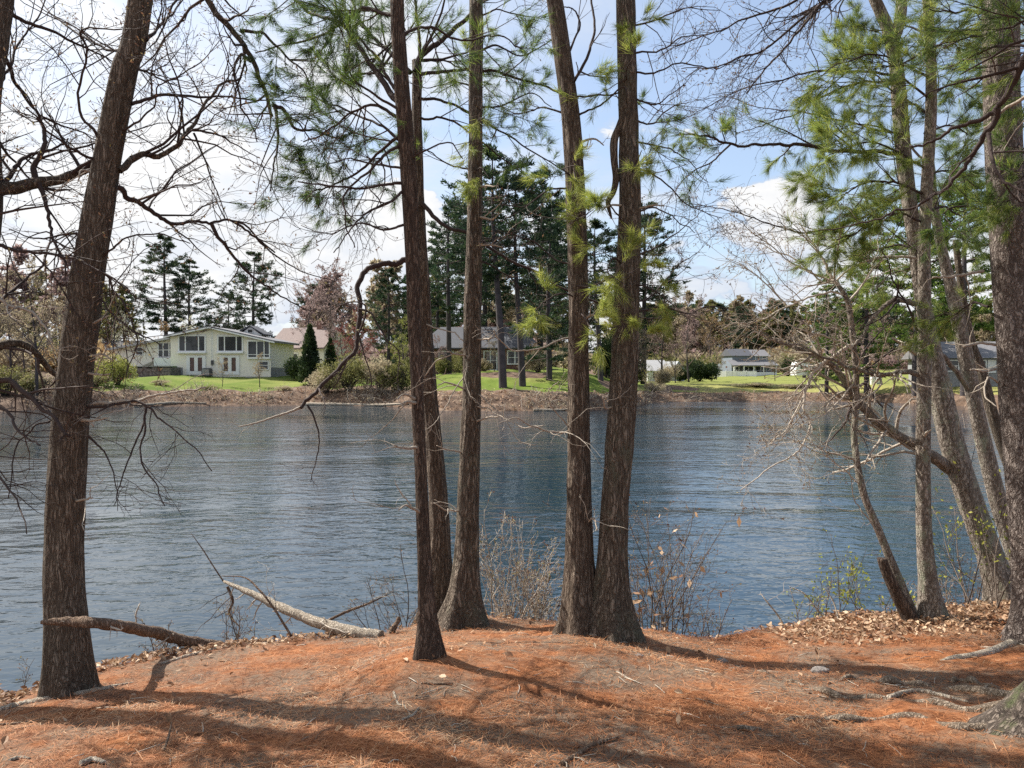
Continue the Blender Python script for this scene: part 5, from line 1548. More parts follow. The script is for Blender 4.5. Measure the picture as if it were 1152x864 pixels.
# shrubs
for k, (px, d, w_, top, pr, leaf, nm, lb) in enumerate([
    (349, 77, 30, 370, coneA, 'far_evergreen', 'arborvitae', 'tall pointed evergreen shrub at the right end of the left lawn'),
    (372, 79, 22, 384, coneA, 'far_evergreen', 'arborvitae', 'shorter pointed evergreen close right of the tall pointed one'),
    (335, 84, 40, 400, roundA, 'far_evergreen', 'clipped_hedge', 'low rounded dark hedge beside the second house behind the left lawn'),
    (392, 71, 60, 396, bushB, 'far_olive', 'shore_bush', 'big olive bush on the shore left of the thinnest trunk'),
    (428, 70, 44, 398, bushB, 'far_tan', 'shore_bush', 'tan tangled bush on the shore close to the thinnest trunk'),
    (448, 69, 46, 402, bushA, 'far_olive', 'shore_bush', 'olive bush partly hidden by the thinnest trunk'),
    (366, 71, 44, 412, bushB, 'far_tan', 'shore_bush', 'tan twiggy bush on the shore under the pointed evergreen'),
    (132, 70, 44, 398, bushB, 'far_lime', 'shore_bush', 'yellow green bush on the left shore right of the leaning tree'),
    (108, 68, 40, 420, bushB, 'far_olive', 'shore_bush', 'low olive bush at the water right of the leaning tree'),
    (40, 64, 60, 418, bushB, 'far_tan', 'shore_bush', 'tan undergrowth bush on the left shore'),
    (5, 62, 60, 410, bushB, 'far_olive', 'shore_bush', 'olive undergrowth bush at the left edge of the far shore'),
    (787, 116, 34, 402, roundA, 'far_evergreen', 'round_bush', 'big round evergreen bush right of the white garage'),
    (765, 112, 24, 410, roundA, 'far_evergreen', 'round_bush', 'low dark bush leaning against the white garage'),
    (744, 94, 30, 414, bushA, 'far_tan', 'shore_bush', 'tan twiggy bush on the bank before the white garage'),
    (886, 150, 26, 402, roundA, 'far_evergreen', 'round_bush', 'dark evergreen bush at the right of the blue grey house'),
    (808, 160, 10, 415, roundA, 'far_evergreen', 'round_bush', 'small dark bush left of the white fence'),
    (683, 80, 36, 372, roundA, 'far_evergreen', 'round_bush', 'dark evergreen mass seen in the gap of the touching pair'),
    (500, 80, 36, 398, bushA, 'far_olive', 'shore_bush', 'olive bush in front of the brick house'),
    (545, 84, 26, 402, bushA, 'far_tan', 'shore_bush', 'tan bush by the brick house wall right of the flared pine'),
    (850, 90, 50, 432, bushB, 'far_tan', 'shore_bush', 'dry tan brush on the bank below the blue grey house'),
    (900, 88, 50, 434, bushB, 'far_tan', 'shore_bush', 'dry tan brush on the bank behind the thin crooked young tree'),
    (735, 80, 26, 428, bushB, 'far_tan', 'shore_bush', 'small dry brush on the bank right of the touching pair'),
    (925, 130, 26, 410, roundA, 'far_evergreen', 'round_bush', 'low dark bush beside the white camper'),
    (235, 72, 24, 441, bushB, 'far_olive', 'shore_bush', 'low scrub on the bank below the cream house'),
    (180, 73, 20, 442, bushB, 'far_tan', 'shore_bush', 'brown scrub on the bank below the stone wall'),
    (716, 100, 26, 404, bushA, 'far_olive', 'shore_bush', 'olive brush hiding the left end of the white garage'),
    (750, 108, 26, 408, bushB, 'far_tan', 'shore_bush', 'tan brush in front of the white garage door'),
    (515, 86, 30, 394, bushB, 'far_olive', 'shore_bush', 'olive brush in front of the brick house left window'),
    (605, 80, 40, 392, bushB, 'far_tan', 'shore_bush', 'tan brush between the straight far pine and the low boughed pine'),
    (320, 72, 20, 438, bushB, 'far_tan', 'shore_bush', 'brown scrub at the right end of the left lawn'),
]):
    h = max(h_of(px, d, top), .5)
    w2 = w_ * d / F / 2
    hz = {id(coneA): 2.0, id(roundA): 1.75, id(bushA): 1.65, id(bushB): 2.0}[id(pr)]
    sx = w2 / (.55 if pr is coneA else 1.25)
    place(nm, lb, 'shrub', px, d, pr, sm(leaf), 120 + k, sx, 'shrubs along the far shore', sz=h / hz)

# the wooded rise behind the right-hand houses reads as one mass
wood = MB(); rg = np.random.default_rng(5)
def add_copy(dst, src, s, c, a, matoff):
    ca, sa = math.cos(a), math.sin(a)
    off = dst.n
    v = np.concatenate(src.v) * s
    v = np.stack([v[:, 0] * ca - v[:, 1] * sa, v[:, 0] * sa + v[:, 1] * ca, v[:, 2]], -1) + c
    dst.pts(v, np.concatenate(src.tint))
    for (k, mat, sm_), arrs in src.f.items():
        for q in arrs:
            dst.faces(q + off, matoff[mat], sm_)
wb = [bare_proto(12, 5.2, 31 + i, budn=3, buds=.28, dens=.7)[1] for i in range(3)]
wbu = [bush_proto(2.6, 1.5, 51 + i, n=900, leaf=.42)[1] for i in range(2)]
wp = [pine_proto(15, 3, 3.6, 41 + i, dens=.35, leafs=.8)[1] for i in range(2)]
for i in range(215):
    px = rg.uniform(700, 1190) if i % 3 else rg.uniform(715, 880); d = rg.uniform(195, 290)
    if i < 24: px = rg.uniform(-80, 140); d = rg.uniform(110, 190)
    elif i < 52: px = rg.uniform(345, 700); d = rg.uniform(130, 210)
    c = far_pt(px, d)
    for q in range(3):
        cb = far_pt(px + rg.uniform(-25, 25), d - rg.uniform(0, 30))
        add_copy(wood, wbu[q % 2], rg.uniform(.9, 1.7), cb, rg.uniform(0, 6), [int(rg.choice([2, 3, 4, 5, 2]))])
    if rg.random() < .16:
        add_copy(wood, wp[rg.integers(2)], rg.uniform(.9, 1.35), c, rg.uniform(0, 6), [0, 1])
    else:
        add_copy(wood, wb[rg.integers(3)], rg.uniform(1.0, 1.75), c, rg.uniform(0, 6), [0, int(rg.choice([2, 4, 4, 2, 5] if 24 <= i < 52 else [2, 2, 2, 3, 4, 5, 5, 5]))])
o = wood.build('far_wood', [M['far_twig'], M['needle_far'], M['far_tan'], M['far_orange'], M['far_pink'], M['far_olive']])
tag(o, 'mixed budding wood on the rise behind the far houses', None, kind='stuff')

# brush, roots and drift along the far water line
rg = np.random.default_rng(9)
bx = np.concatenate([rg.uniform(-38, 14, 1500), rg.uniform(14, 38, 260)]); so = rg.uniform(.1, 3.4, len(bx)); by = far_edge(bx) + so
zb = gz(bx, by); okb = (zb > -.05) & (rg.random(len(bx)) < .15 + 1.6 * np.clip(fbm(bx * .35, by * .35, 19) - .38, 0, 1) * 3)
bx, by, zb = bx[okb], by[okb], zb[okb]; n = len(bx)
Pp = np.empty((n, 5, 3)); Pp[:, 0] = np.stack([bx, by, zb - .05], -1)
dr = nrm(np.stack([rg.normal(0, .8, n), rg.normal(-.3, .5, n), rg.uniform(.2, 1.0, n)], -1)); L = (rg.uniform(.25, 1.0, n) * (.3 + 2.6 * np.clip(fbm(bx * .45, by * 0, 3) - .3, 0, 1)))[:, None] * 1.4
p = Pp[:, 0]
for s in range(1, 5):
    dr = nrm(dr + rg.normal(0, .2, (n, 3))); p = p + dr * L / 4; Pp[:, s] = p
mb = MB(); mb.tubes(Pp, np.repeat(np.linspace(.022, .008, 5)[None], n, 0), 4, rg.uniform(0, 1, n))
P1, R1 = sprout(Pp, np.full((n, 5), .012), 4, .1, 1, 45, 15, .3, .8, 4, .2, .03, .7, .007, rg, rel=True)
mb.tubes(P1, R1, 3, rg.uniform(0, 1, len(P1)))
lp, ld = at_t(P1, np.ones((len(P1), 1))); leaves(mb, lp, .09, rg, mat=1)
gx = np.concatenate([rg.uniform(-38, 14, 3000), rg.uniform(14, 38, 900)]); gy = far_edge(gx) + rg.uniform(.3, 4, len(gx)); gp = np.stack([gx, gy, gz(gx, gy) + .03], -1)
gp = gp[gp[:, 2] > .05]; leaves(mb, gp, .14, rg, mat=2)
o = mb.build('shore_brush', [M['twig_pale'], M['far_tan'], M['litter_leaf']]); tag(o, 'bare brush, roots and dead leaves along the far water line', None, kind='stuff')
for k, (pts, r, lb) in enumerate([
    ([(340, 457), (380, 457), (420, 455), (462, 454)], .16, 'long pale drift log at the far water line left of the thinnest trunk'),
    ([(150, 452), (190, 453), (232, 451)], .12, 'drift log at the water line below the cream house'),
    ([(600, 458), (622, 452), (640, 446)], .1, 'tilted dead log on the dark bank under the far lawn pines'),
]):
    path = []
    for (x_, y_) in pts:
        xx = P(x_, 418, 62)[0]; dd = float(far_edge((x_ - 576) / F * 66)) + .3
        q = P(x_, 418, dd); path.append(np.array([q[0], dd, max(gz1(q[0], dd), .0) + .08]))
    log('drift_log', lb, np.array(path), [r, r * .9, r * .5], 'wood_pale', 'log', 6, 70 + k, k=8)
# ================================================================== FAR SHORE: houses
M['cream'] = flat_mat('cream_clapboard', (.82, .77, .66), .7, .07, 6)
M['white'] = flat_mat('white_paint', (.78, .78, .76), .6, .06, 4)
M['shingle_grey'] = flat_mat('grey_shingle', (.17, .165, .17), .85, .3, 7, .5, 14)
M['shingle_pale'] = flat_mat('pale_shingle', (.42, .41, .40), .8, .2, 6, .4, 14)
M['shingle_dark'] = flat_mat('dark_shingle', (.075, .078, .09), .85, .3, 7, .5, 14)
M['shingle_brown'] = flat_mat('brown_shingle', (.19, .14, .125), .85, .3, 7, .5, 14)
M['block'] = flat_mat('grey_block', (.27, .265, .26), .9, .25, 5, .5, 12)
M['fieldstone'] = flat_mat('field_stone', (.17, .15, .13), .9, .6, 4, .8, 6)
M['blue_grey'] = flat_mat('blue_grey_clapboard', (.17, .20, .235), .7, .1, 5)
M['grey_wall'] = flat_mat('grey_clapboard', (.27, .28, .29), .7, .1, 5)
M['door_red'] = flat_mat('door_curtain', (.10, .055, .05), .25, .4, 3)
M['dark_metal'] = flat_mat('dark_metal', (.05, .05, .055), .5, .2, 5)
M['deck'] = flat_mat('deck_wood', (.36, .31, .26), .8, .2, 6)
gm, gnt, gb_ = new_mat('window_glass')
gb_.inputs['Base Color'].default_value = (.03, .035, .04, 1); gb_.inputs['Roughness'].default_value = .06
M['glass'] = gm
bk, bnt, bb = new_mat('red_brick')
tc_ = N(bnt, 'ShaderNodeTexCoord').outputs['Object']
br = N(bnt, 'ShaderNodeTexBrick'); br.inputs['Scale'].default_value = 4
br.inputs['Color1'].default_value = (.20, .075, .05, 1); br.inputs['Color2'].default_value = (.14, .06, .045, 1); br.inputs['Mortar'].default_value = (.26, .22, .19, 1)
bnt.links.new(mapping(bnt, tc_, (1, 1, 1), (R(90), 0, 0)), br.inputs['Vector']); bnt.links.new(br.outputs[0], bb.inputs['Base Color']); bb.inputs['Roughness'].default_value = .9
M['brick'] = bk


def part(name, mat, root, *boxes):
    mb = MB()
    for b in boxes:
        mb.box(*b)
    return mb.build(name, M[mat], root)


def window(root, x0, x1, z0, z1, y=0.0, t=.12, mull=(), frame='white', glass='glass', sash=True, name='window'):
    """frame standing proud of the wall at y, glass set inside"""
    mb = MB()
    f = y - .07
    mb.box(x0 - t, x1 + t, f, y - .003, z1, z1 + t); mb.box(x0 - t, x1 + t, f - .04, y - .003, z0 - t, z0)
    mb.box(x0 - t, x0, f, y - .003, z0, z1); mb.box(x1, x1 + t, f, y - .003, z0, z1)
    for m_ in mull:
        mb.box(m_ - .06, m_ + .06, f + .004, y - .003, z0, z1)
    if sash:
        mb.box(x0, x1, f + .02, y - .012, (z0 + z1) / 2 - .03, (z0 + z1) / 2 + .03)
    o = mb.build(name, M[frame], root)
    g_ = MB(); g_.box(x0, x1, y - .03, y - .006, z0, z1); g_.build('pane', M[glass], o)
    return o


def house_at(name, label, px, d, rz=0.0, z=None, cat='house', scale=1.0):
    c = far_pt(px, d)
    if z is not None:
        c[2] = z
    r = empty(name, c, rz); r.scale = (scale,) * 3
    return tag(r, label, cat)


# cream split-level house: origin at the left corner of its two-storey front
h = house_at('cream_house', 'cream split-level house with grey block foot, low gable and french doors on the left lawn', 192, 85)
hz = float(h.location[2])
Z = lambda py: P(192, py, 85)[2] - hz
zb_, ze, zp, zr = -.6, Z(377), Z(368), Z(384.5)
mb = MB(); mb.prism([(0, .9), (11.0, .9), (11.0, zr), (4.4, zp - .12), (0, ze - .12)], 0, 9); mb.build('wall', M['cream'], h)
mb = MB(); mb.box(.02, 10.98, .02, 8.98, zb_, .897); mb.build('foundation', M['block'], h)
part('wall', 'cream', h, (1.35, 11.0, -.004, .02, zb_ + .5, .898))
mb = MB(); mb.prism([(-.5, ze - .28), (4.4, zp - .11), (4.4, zp + .12), (-.5, ze - .05)], -.6, 9.4)
mb.prism([(4.4, zp - .11), (11.6, zr - .12), (11.6, zr + .12), (4.4, zp + .12)], -.6, 9.4); mb.build('roof', M['shingle_grey'], h)
mb = MB(); mb.prism([(-.52, ze - .33), (4.4, zp - .16), (4.4, zp - .02), (-.52, ze - .18)], -.66, -.603)
mb.prism([(4.4, zp - .16), (11.62, zr - .18), (11.62, zr - .03), (4.4, zp - .02)], -.66, -.603); mb.build('fascia', M['white'], h)
part('trim', 'white', h, (4.44, 4.5, -.03, -.005, .9, zp - .3), (4.6, 4.66, -.03, -.005, .9, zp - .3))
window(h, 1.0, 3.75, 2.75, 4.35, 0, .16, (1.65, 3.1), sash=False)
window(h, 5.3, 7.85, 2.75, 4.3, 0, .16, (5.95, 7.25), sash=False)
for x0 in (1.95, 5.65):
    fd = part('french_door', 'white', h, (x0 - .18, x0 + 1.93, -.10, -.005, 2.0, 2.18), (x0 - .18, x0 + .2, -.10, -.005, .12, 2.0), (x0 + .68, x0 + 1.07, -.10, -.005, .12, 2.0), (x0 + 1.55, x0 + 1.93, -.10, -.005, .12, 2.0), (x0 + .2, x0 + .68, -.095, -.005, .12, .5), (x0 + 1.07, x0 + 1.55, -.095, -.005, .12, .5))
    part('pane', 'door_red', fd, (x0 + .2, x0 + .68, -.04, -.008, .5, 2.0)); part('pane', 'door_red', fd, (x0 + 1.07, x0 + 1.55, -.04, -.008, .5, 2.0))
part('sill_shelf', 'white', h, (.8, 3.95, -.35, -.09, 2.45, 2.6)); part('sill_shelf', 'white', h, (5.1, 8.05, -.35, -.09, 2.45, 2.6))
# screened porch at the right end
part('porch', 'white', h, (8.5, 11.0, -.3, -.005, 1.85, 2.05), (8.5, 8.62, -.25, -.005, 2.05, 3.75), (9.5, 9.6, -.25, -.005, 2.05, 3.75), (10.3, 10.4, -.25, -.005, 2.05, 3.75), (10.88, 11.0, -.25, -.005, 2.05, 3.75), (8.5, 11.0, -.25, -.005, 3.75, 3.95), (8.5, 11.0, -.22, -.01, 2.3, 2.36))
part('pane', 'glass', h, (8.62, 10.88, -.12, -.06, 2.05, 3.75))
window(h, 9.75, 10.7, .75, 1.55, -.01, .1, ())
# left wing, set back, its roof falling to the left
zl, z2 = Z(391), Z(379)
mb = MB(); mb.prism([(-6.9, -.6), (-.003, -.6), (-.003, z2 - .14), (-6.9, zl - .14)], 1.6, 8.5); mb.build('wall', M['cream'], h)
mb = MB(); mb.prism([(-7.5, zl - .3), (-.51, z2 - .2), (-.51, z2 + .05), (-7.5, zl - .05)], .9, 8.9); mb.build('roof', M['shingle_pale'], h)
window(h, -4.5, -3.85, Z(398.5), Z(391), 1.6, .12)
window(h, -2.0, -.35, Z(401), Z(385.5), 1.6, .12, (-1.5, -.85))
part('railing', 'white', h, (-2.2, -.01, .75, .85, Z(411.5), Z(402.5)), (-2.2, -2.1, .85, 1.59, Z(411.5), Z(402.5)))
mb = MB(); mb.prism([(-3.6, Z(413)), (-2.21, Z(413)), (-2.21, Z(405)), (-3.6, Z(412))], .9, 1.5); mb.build('stair', M['deck'], h)
part('meter_box', 'dark_metal', h, (4.5, 4.75, -.2, -.035, 1.2, 1.7))
# rooftop gable of the stair hall
mb = MB(); mb.prism([(5.9, zp - .5), (8.4, zp - .7), (7.0, zp + .35)], 5.2, 8.0); mb.build('dormer', M['white'], h)
window(h, 6.75, 7.3, zp - .35, zp + .02, 5.2, .06, (), sash=False)
mb = MB(); mb.prism([(5.6, zp - .42), (7.0, zp + .36), (8.7, zp - .62), (8.7, zp - .5), (7.0, zp + .5), (5.6, zp - .3)], 4.9, 8.2); mb.build('dormer_roof', M['shingle_dark'], h)
# barrel-shaped cooler beside the doors
c = np.array(h.location) + np.array([4.35, -.9, 0]); c[2] = gz1(c[0], c[1])
r = empty('cooling_unit', c); tag(r, 'dark outdoor cooling unit between the two french doors of the cream house', 'cooling unit')
part('casing', 'dark_metal', r, (-.45, .45, -.4, .4, 0, .85)); part('grille', 'block', r, (-.38, .38, -.43, -.405, .12, .75)); part('fan_cover', 'block', r, (-.3, .3, -.3, .3, .853, .9))
# stone terrace wall
c = far_pt(192, 82.5)
r = empty('retaining_wall', np.array([c[0], c[1], c[2] - .4])); tag(r, 'low dark stone retaining wall left of the cream house', 'wall')
rg = random.Random(4)
mb = MB(); x = -5.6
while x < -.02:
    w_ = min(rg.uniform(.35, .7), -.0 - x)
    zz = 0
    for q in range(3):
        hh = rg.uniform(.36, .46); mb.box(x, x + w_ - .02, rg.uniform(-.06, .04), .5, zz, zz + hh - .02); zz += hh
    x += w_
mb.box(-.36, -.02, .52, 3.4, 0, 1.27); mb.build('stonework', M['fieldstone'], r); part('coping', 'block', r, (-5.65, 0, -.1, .55, 1.3, 1.38))
# terrace turf and clipped edge behind it
mb = MB(); c2 = c + np.array([-5.6, .56, -1.2]); mb.box(c2[0], c2[0] + 5.2, c2[1], c2[1] + 3.0, c2[2], c[2] + 1.0)
o = mb.build('lawn_terrace', flat_mat('terrace_turf', (.10, .19, .025), .95, .4, 3)); tag(o, 'grass terrace behind the stone wall', None, kind='structure')

# second house behind, gable to the left
h = house_at('tan_house', 'second pale house with brown roof behind the right side of the cream house', 304, 100, R(-24))
part('wall', 'cream', h, (0, 8.5, 0, 6, -.8, 3.5))
mb = MB(); mb.prism_x([(0, 3.5), (6, 3.5), (3, 5.9)], 0, 8.5); mb.build('gable', M['cream'], h)
mb = MB(); mb.prism_x([(-.5, 3.15), (3, 5.92), (3, 6.12), (-.5, 3.35)], -.4, 8.9); mb.prism_x([(3, 5.92), (6.5, 3.15), (6.5, 3.35), (3, 6.12)], -.4, 8.9); mb.build('roof', M['shingle_brown'], h)
window(h, 2.0, 4.4, 1.2, 2.6, 0, .13, (3.2,)); window(h, 6.0, 7.6, 1.2, 2.6, 0, .13, (6.8,))
part('chimney', 'brick', h, (5.4, 6.2, 2.6, 3.4, 5.2, 6.9))
# brown house far left behind the blossom tree
h = house_at('brown_house', 'small brown house with grey roof behind the pale blossoming tree on the left', 112, 118, R(12))
part('wall', 'shingle_brown', h, (0, 9, 0, 6, -.8, 2.6))
mb = MB(); mb.prism_x([(-.5, 2.4), (6.5, 2.4), (3, 4.6)], -.4, 9.4); mb.build('roof', M['shingle_grey'], h)
window(h, 1.2, 2.4, 1.0, 2.1, 0); window(h, 4.0, 5.6, 1.0, 2.1, 0, .12, (4.8,)); part('door', 'white', h, (6.6, 7.5, -.06, -.003, 0, 2.05))

# brick house behind the middle trunks
h = house_at('brick_house', 'low brick house with broad grey roof behind the middle trunks', 474, 92, R(-6))
hz = float(h.location[2]); zz = lambda py: P(500, py, 92)[2] - hz
e_, t_ = zz(391), zz(366)
part('wall', 'brick', h, (0, 13.5, 0, 8, -1.2, e_))
mb = MB()
b = mb.pts([(-.6, -.6, e_ - .05), (14.1, -.6, e_ - .05), (14.1, 8.6, e_ - .05), (-.6, 8.6, e_ - .05), (1.5, 4, t_), (11.5, 4, t_), (-.6, -.6, e_ - .2), (14.1, -.6, e_ - .2), (14.1, 8.6, e_ - .2), (-.6, 8.6, e_ - .2)])
mb.faces(np.array([(0, 1, 5, 4), (2, 3, 4, 5), (6, 7, 1, 0), (7, 8, 2, 1), (8, 9, 3, 2), (9, 6, 0, 3)]) + b); mb.faces(np.array([(1, 2, 5), (3, 0, 4)]) + b); mb.build('roof', M['shingle_dark'], h)
window(h, 2.2, 3.8, e_ - 1.9, e_ - .5, 0); window(h, 7.6, 9.0, e_ - 2.6, e_ - .5, 0, .14, (8.3,)); window(h, 10.4, 12.0, e_ - 1.9, e_ - .5, 0, .14, (11.2,))
part('door', 'white', h, (5.4, 6.4, -.06, -.003, e_ - 2.7, e_ - .5)); part('chimney', 'brick', h, (9.2, 10.2, 5, 6, t_ - 1.2, t_ + 1.0))

# white garage
h = house_at('white_garage', 'small white garage with light roof beside the round evergreen bush', 729, 118, R(16))
part('wall', 'white', h, (0, 6.2, 0, 5, -.6, 1.7))
mb = MB(); mb.prism_x([(-.3, 1.6), (5.3, 1.6), (2.5, 3.3)], -.2, 4.0); mb.build('roof', M['shingle_pale'], h)
mb = MB(); mb.prism([(3.95, 1.702), (6.3, 1.702), (5.1, 3.1)], -.2, 5.2); mb.build('gable', M['grey_wall'], h)
window(h, .8, 1.7, .5, 1.4, 0); part('door', 'grey_wall', h, (2.4, 3.6, -.06, -.003, -.2, 1.5))

# blue grey house with a porch and a white fence
h = house_at('blue_house', 'blue grey two storey house with a porch roof above the right lawn', 823, 158, R(8))
S = 158 / F
part('wall', 'blue_grey', h, (0, 8.8, 0, 7, -.5, 2.55)); part('wall', 'blue_grey', h, (.5, 8.3, .8, 6.2, 2.55, 4.2))
mb = MB(); mb.prism_x([(.3, 4.1), (6.7, 4.1), (3.5, 5.6)], .2, 5.0); mb.build('roof', M['shingle_dark'], h)
mb = MB(); mb.prism_x([(.35, 4.05), (6.65, 4.05), (3.4, 5.45)], 5.0, 8.7); mb.build('roof', M['shingle_grey'], h)
mb = MB(); mb.prism_x([(-2.0, 2.0), (.78, 3.15), (.78, 3.3), (-2.0, 2.15)], -.6, 9.2); mb.build('porch_roof', M['shingle_grey'], h)
for x in (-.3, 1.8, 3.9, 6.0, 8.7):
    part('porch_post', 'white', h, (x, x + .18, -1.8, -1.62, -.5, 2.05))
part('railing', 'white', h, (-.3, 8.8, -1.78, -1.7, -.3, .75)); part('porch_floor', 'deck', h, (-.4, 8.9, -1.6, -.003, -.5, -.1))
window(h, .8, 1.5, .6, 1.8, 0); window(h, 2.6, 4.6, .3, 1.9, 0, .12, (3.6,)); window(h, 5.2, 7.4, .3, 1.9, 0, .12, (6.3,))
window(h, 5.6, 6.4, 3.3, 3.95, .8, .1); window(h, 7.0, 7.8, 3.3, 3.95, .8, .1); part('door', 'dark_metal', h, (1.8, 2.3, -.06, -.003, -.1, 1.9))
r = house_at('white_fence', 'curved white fence around the left front of the blue grey house', 806, 150, 0, cat='fence')
prev = None
pts = [(0, 1.0), (1.8, -.4), (3.6, -1.2), (5.4, -1.5), (7.4, -1.4)]
mb = MB(); pm = MB()
for (xa, ya), (xb, yb) in zip(pts, pts[1:]):
    for q in range(8):
        t0_, t1_ = q / 8, (q + .8) / 8
        a_ = np.array([xa + (xb - xa) * t0_, ya + (yb - ya) * t0_]); b_ = np.array([xa + (xb - xa) * t1_, ya + (yb - ya) * t1_])
        mb.pts([(*a_, -.4), (*b_, -.4), (*b_, 1.1), (*a_, 1.1), (a_[0], a_[1] + .05, -.4), (b_[0], b_[1] + .05, -.4), (b_[0], b_[1] + .05, 1.1), (a_[0], a_[1] + .05, 1.1)])
        k0 = mb.n - 8
        mb.faces(np.array([(0, 1, 2, 3), (5, 4, 7, 6), (3, 2, 6, 7), (1, 5, 6, 2), (4, 0, 3, 7)]) + k0)
    pm.box(xa - .07, xa + .07, ya + .06, ya + .2, -.4, 1.2)
mb.build('picket_panel', M['white'], r); pm.build('post', M['white'], r)

# low outbuilding between garage and blue house
h = house_at('grey_shed', 'low grey shed with flat pale roof left of the blue grey house', 796, 175, R(5), cat='shed')
part('wall', 'grey_wall', h, (0, 6.5, 0, 4, -.5, 1.9)); part('door', 'dark_metal', h, (2.2, 4.4, -.05, -.003, -.3, 1.5))
mb = MB(); mb.prism_x([(-.4, 1.9), (4.4, 2.5), (4.4, 2.7), (-.4, 2.1)], -.3, 6.8); mb.build('roof', M['shingle_pale'], h)

# white camper parked behind the limb
h = house_at('camper', 'white camper trailer parked on the right lawn behind the mottled limb', 896, 132, R(6), cat='camper')
mb = MB(); mb.prism([(0, .5), (5.4, .5), (5.7, 1.2), (5.4, 2.7), (.3, 2.8), (-.1, 1.6)], 0, 2.2); mb.build('body', M['white'], h)
window(h, .7, 1.8, 1.4, 2.1, 0, .08, sash=False); window(h, 3.4, 4.6, 1.4, 2.1, 0, .08, sash=False); part('door', 'grey_wall', h, (2.3, 2.95, -.03, -.003, .6, 2.4))
for x in (1.5, 2.4):
    mb = MB(); a_ = np.linspace(0, 2 * math.pi, 16, endpoint=False); mb.prism([(x + .32 * math.cos(q), .32 + .32 * math.sin(q)) for q in a_], .05, .3); mb.build('wheel', M['dark_metal'], h)
part('hitch', 'dark_metal', h, (5.65, 6.6, 1.0, 1.2, .45, .55))
# pair of white urns / covers on the right lawn
for k, (px, lb) in enumerate(((982, 'left one of two white covered garden tubs on the right lawn'), (989, 'right one of two white covered garden tubs on the right lawn'))):
    c = far_pt(px, 86); r = empty('garden_tub', c); tag(r, lb, 'tub', 'white tubs on the right lawn')
    mb = MB(); zs_ = np.array([-.1, .15, .5, .85, .95]); q = np.zeros((1, 5, 3)); q[0, :, 2] = zs_
    mb.tubes(q, np.array([[.24, .27, .3, .27, .2]]), 14, .5, ref=(0, 1, 0)); mb.build('bowl', M['white'], r)
    mb = MB(); q = np.zeros((1, 3, 3)); q[0, :, 2] = (.953, 1.05, 1.12); mb.tubes(q, np.array([[.26, .2, .05]]), 14, .5, ref=(0, 1, 0)); mb.build('lid', M['white'], r)

# grey house behind the right trunks
for dd in np.arange(55, 95, 1.0):
    q = P(1085, 418, dd)
    if gz1(q[0], q[1]) > 1.0: break
h = house_at('grey_house', 'long grey house with grey roof half hidden behind the right trunks', 1052, dd + 4, R(-8))
hz = float(h.location[2]); k_ = lambda py: P(1085, py, dd + 4)[2] - hz
part('wall', 'grey_wall', h, (0, 11, 0, 7, k_(420), k_(402))); part('foundation', 'block', h, (.05, 10.95, .05, 6.95, -1, k_(420) - .003))
mb = MB(); mb.prism_x([(-.6, k_(403)), (7.6, k_(403)), (3.5, k_(383))], -.5, 11.5); mb.build('roof', M['shingle_grey'], h)
for x in (.8, 3.2, 5.6, 8.0):
    window(h, x, x + 1.2, k_(417), k_(406), 0, .1)
part('door', 'white', h, (4.6, 5.3, -.05, -.003, k_(420) + .05, k_(405)))

# ================================================================== SKY, SUN, RENDER
SUN_EL = R(47)
SUN_AZ = R(59.5)          # to the left of straight ahead
sdir = np.array([-math.sin(SUN_AZ) * math.cos(SUN_EL), math.cos(SUN_AZ) * math.cos(SUN_EL), math.sin(SUN_EL)])
sl = bpy.data.lights.new('sun', 'SUN'); so = bpy.data.objects.new('sun', sl); COL.objects.link(so)
sl.energy = SUN_E; sl.angle = R(0.5); sl.color = (1.0, .95, .87)
so.rotation_euler = Vector([-float(c) for c in sdir]).to_track_quat('-Z', 'Y').to_euler()

w = bpy.data.worlds.new('World'); scene.world = w; w.use_nodes = True
nt = w.node_tree
bg = nt.nodes['Background']; out = nt.nodes['World Output']
sky = N(nt, 'ShaderNodeTexSky', sky_type='NISHITA')
sky.sun_disc = False; sky.sun_elevation = SUN_EL; sky.sun_rotation = -SUN_AZ
sky.air_density = 1.0; sky.dust_density = 1.5; sky.ozone_density = 1.2
nt.links.new(sky.outputs[0], bg.inputs['Color']); bg.inputs['Strength'].default_value = SKY_S
tc_ = N(nt, 'ShaderNodeTexCoord').outputs['Generated']
sp = N(nt, 'ShaderNodeSeparateXYZ'); nt.links.new(tc_, sp.inputs[0])
zc_ = mth(nt, 'ADD', mth(nt, 'MAXIMUM', sp.outputs[2], 0.0), 0.22)
cb_ = N(nt, 'ShaderNodeCombineXYZ')
nt.links.new(mth(nt, 'DIVIDE', sp.outputs[0], zc_), cb_.inputs[0]); nt.links.new(mth(nt, 'DIVIDE', sp.outputs[1], zc_), cb_.inputs[1])
mp_ = N(nt, 'ShaderNodeMapping'); mp_.inputs['Scale'].default_value = (1.25, 1.25, 1); mp_.inputs['Location'].default_value = CLOUD_OFF
nt.links.new(cb_.outputs[0], mp_.inputs['Vector'])
cn = noise_tex(nt, mp_.outputs[0], 1.0, 9, .60, .35)
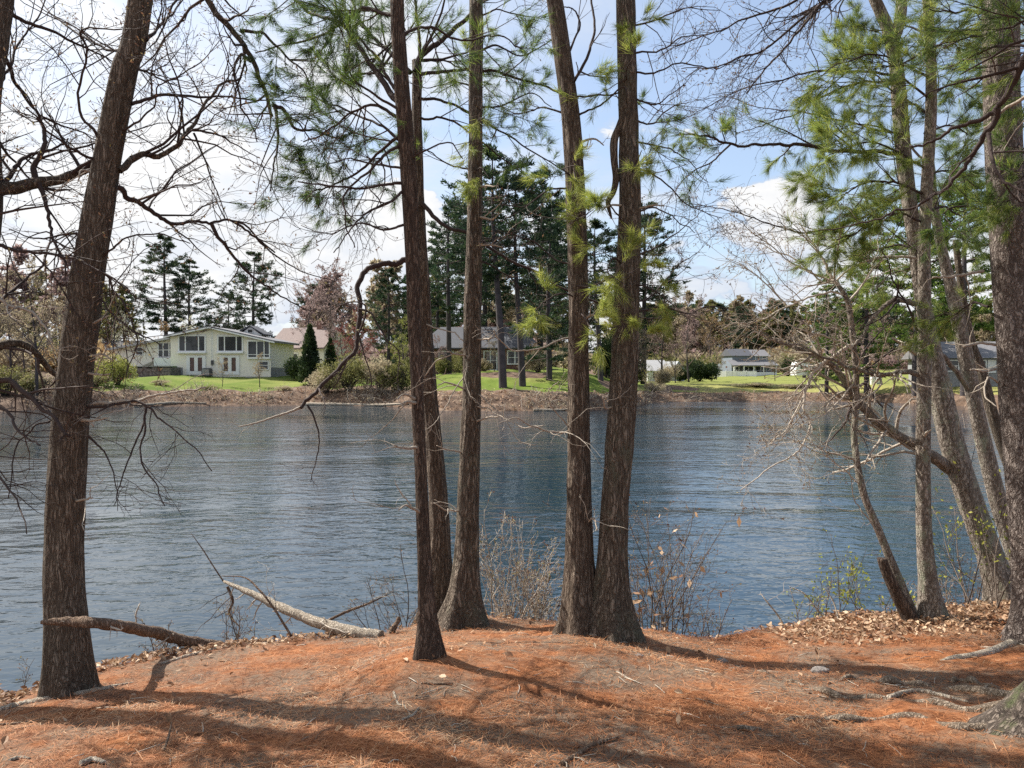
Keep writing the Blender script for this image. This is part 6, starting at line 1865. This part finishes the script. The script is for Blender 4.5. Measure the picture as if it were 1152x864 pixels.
# thicker cloud to the left of the view, broken to the right, and a heap of cumulus low down
azf = mth(nt, 'MULTIPLY', mth(nt, 'ADD', sp.outputs[0], -0.05), -0.25)
cn2 = noise_tex(nt, mapping(nt, tc_, (5.5, 5.5, 11)), 1.0, 7, .55, .2)
low = mth(nt, 'MULTIPLY', mth(nt, 'SUBTRACT', 0.235, sp.outputs[2]), 1.6)
low = mth(nt, 'MINIMUM', low, .16)
heap = mth(nt, 'ADD', cn2, low)
heap = ramp(nt, heap, [(0.53, (0, 0, 0)), (0.585, (1, 1, 1))])
cv = mth(nt, 'ADD', cn, mth(nt, 'MAXIMUM', azf, -0.08))
cf1 = ramp(nt, cv, [(0.44, (.28, .28, .28)), (0.63, (1, 1, 1))])
cf = mth(nt, 'MAXIMUM', cf1, heap)
lit = mth(nt, 'MAXIMUM', cv, mth(nt, 'MULTIPLY', mth(nt, 'ADD', cn2, .1), heap))
cf2 = ramp(nt, lit, [(0.46, (.66, .76, .92)), (0.60, (.90, .94, 1.0)), (0.70, (1.05, 1.05, 1.05)), (0.85, (.86, .90, .96))])
bg2 = N(nt, 'ShaderNodeBackground'); bg2.inputs['Strength'].default_value = CLOUD_S
# cloud is brighter toward the sun
dt_ = N(nt, 'ShaderNodeVectorMath', operation='DOT_PRODUCT'); nt.links.new(tc_, dt_.inputs[0]); dt_.inputs[1].default_value = tuple(float(c) for c in sdir)
glow = mth(nt, 'MULTIPLY', mth(nt, 'POWER', mth(nt, 'MAXIMUM', dt_.outputs['Value'], 0.0), 8.0), .9)
nt.links.new(mth(nt, 'MULTIPLY', mth(nt, 'ADD', glow, 1.0), CLOUD_S), bg2.inputs['Strength'])
nt.links.new(cf2, bg2.inputs['Color'])
mx = N(nt, 'ShaderNodeMixShader')
nt.links.new(cf, mx.inputs[0]); nt.links.new(bg.outputs[0], mx.inputs[1]); nt.links.new(bg2.outputs[0], mx.inputs[2])
nt.links.new(mx.outputs[0], out.inputs[0])

vs = scene.view_settings
vs.view_transform = 'Standard'; vs.look = 'None'; vs.exposure = EXPO; vs.gamma = 1; vs.use_curve_mapping = False
scene.render.engine = 'CYCLES'
cy = scene.cycles
cy.max_bounces = 5; cy.diffuse_bounces = 2; cy.glossy_bounces = 3; cy.transmission_bounces = 2; cy.transparent_max_bounces = 4
cy.use_denoising = DENOISE
cy.caustics_reflective = False; cy.caustics_refractive = False
cy.sample_clamp_indirect = 4
scene.render.use_persistent_data = False
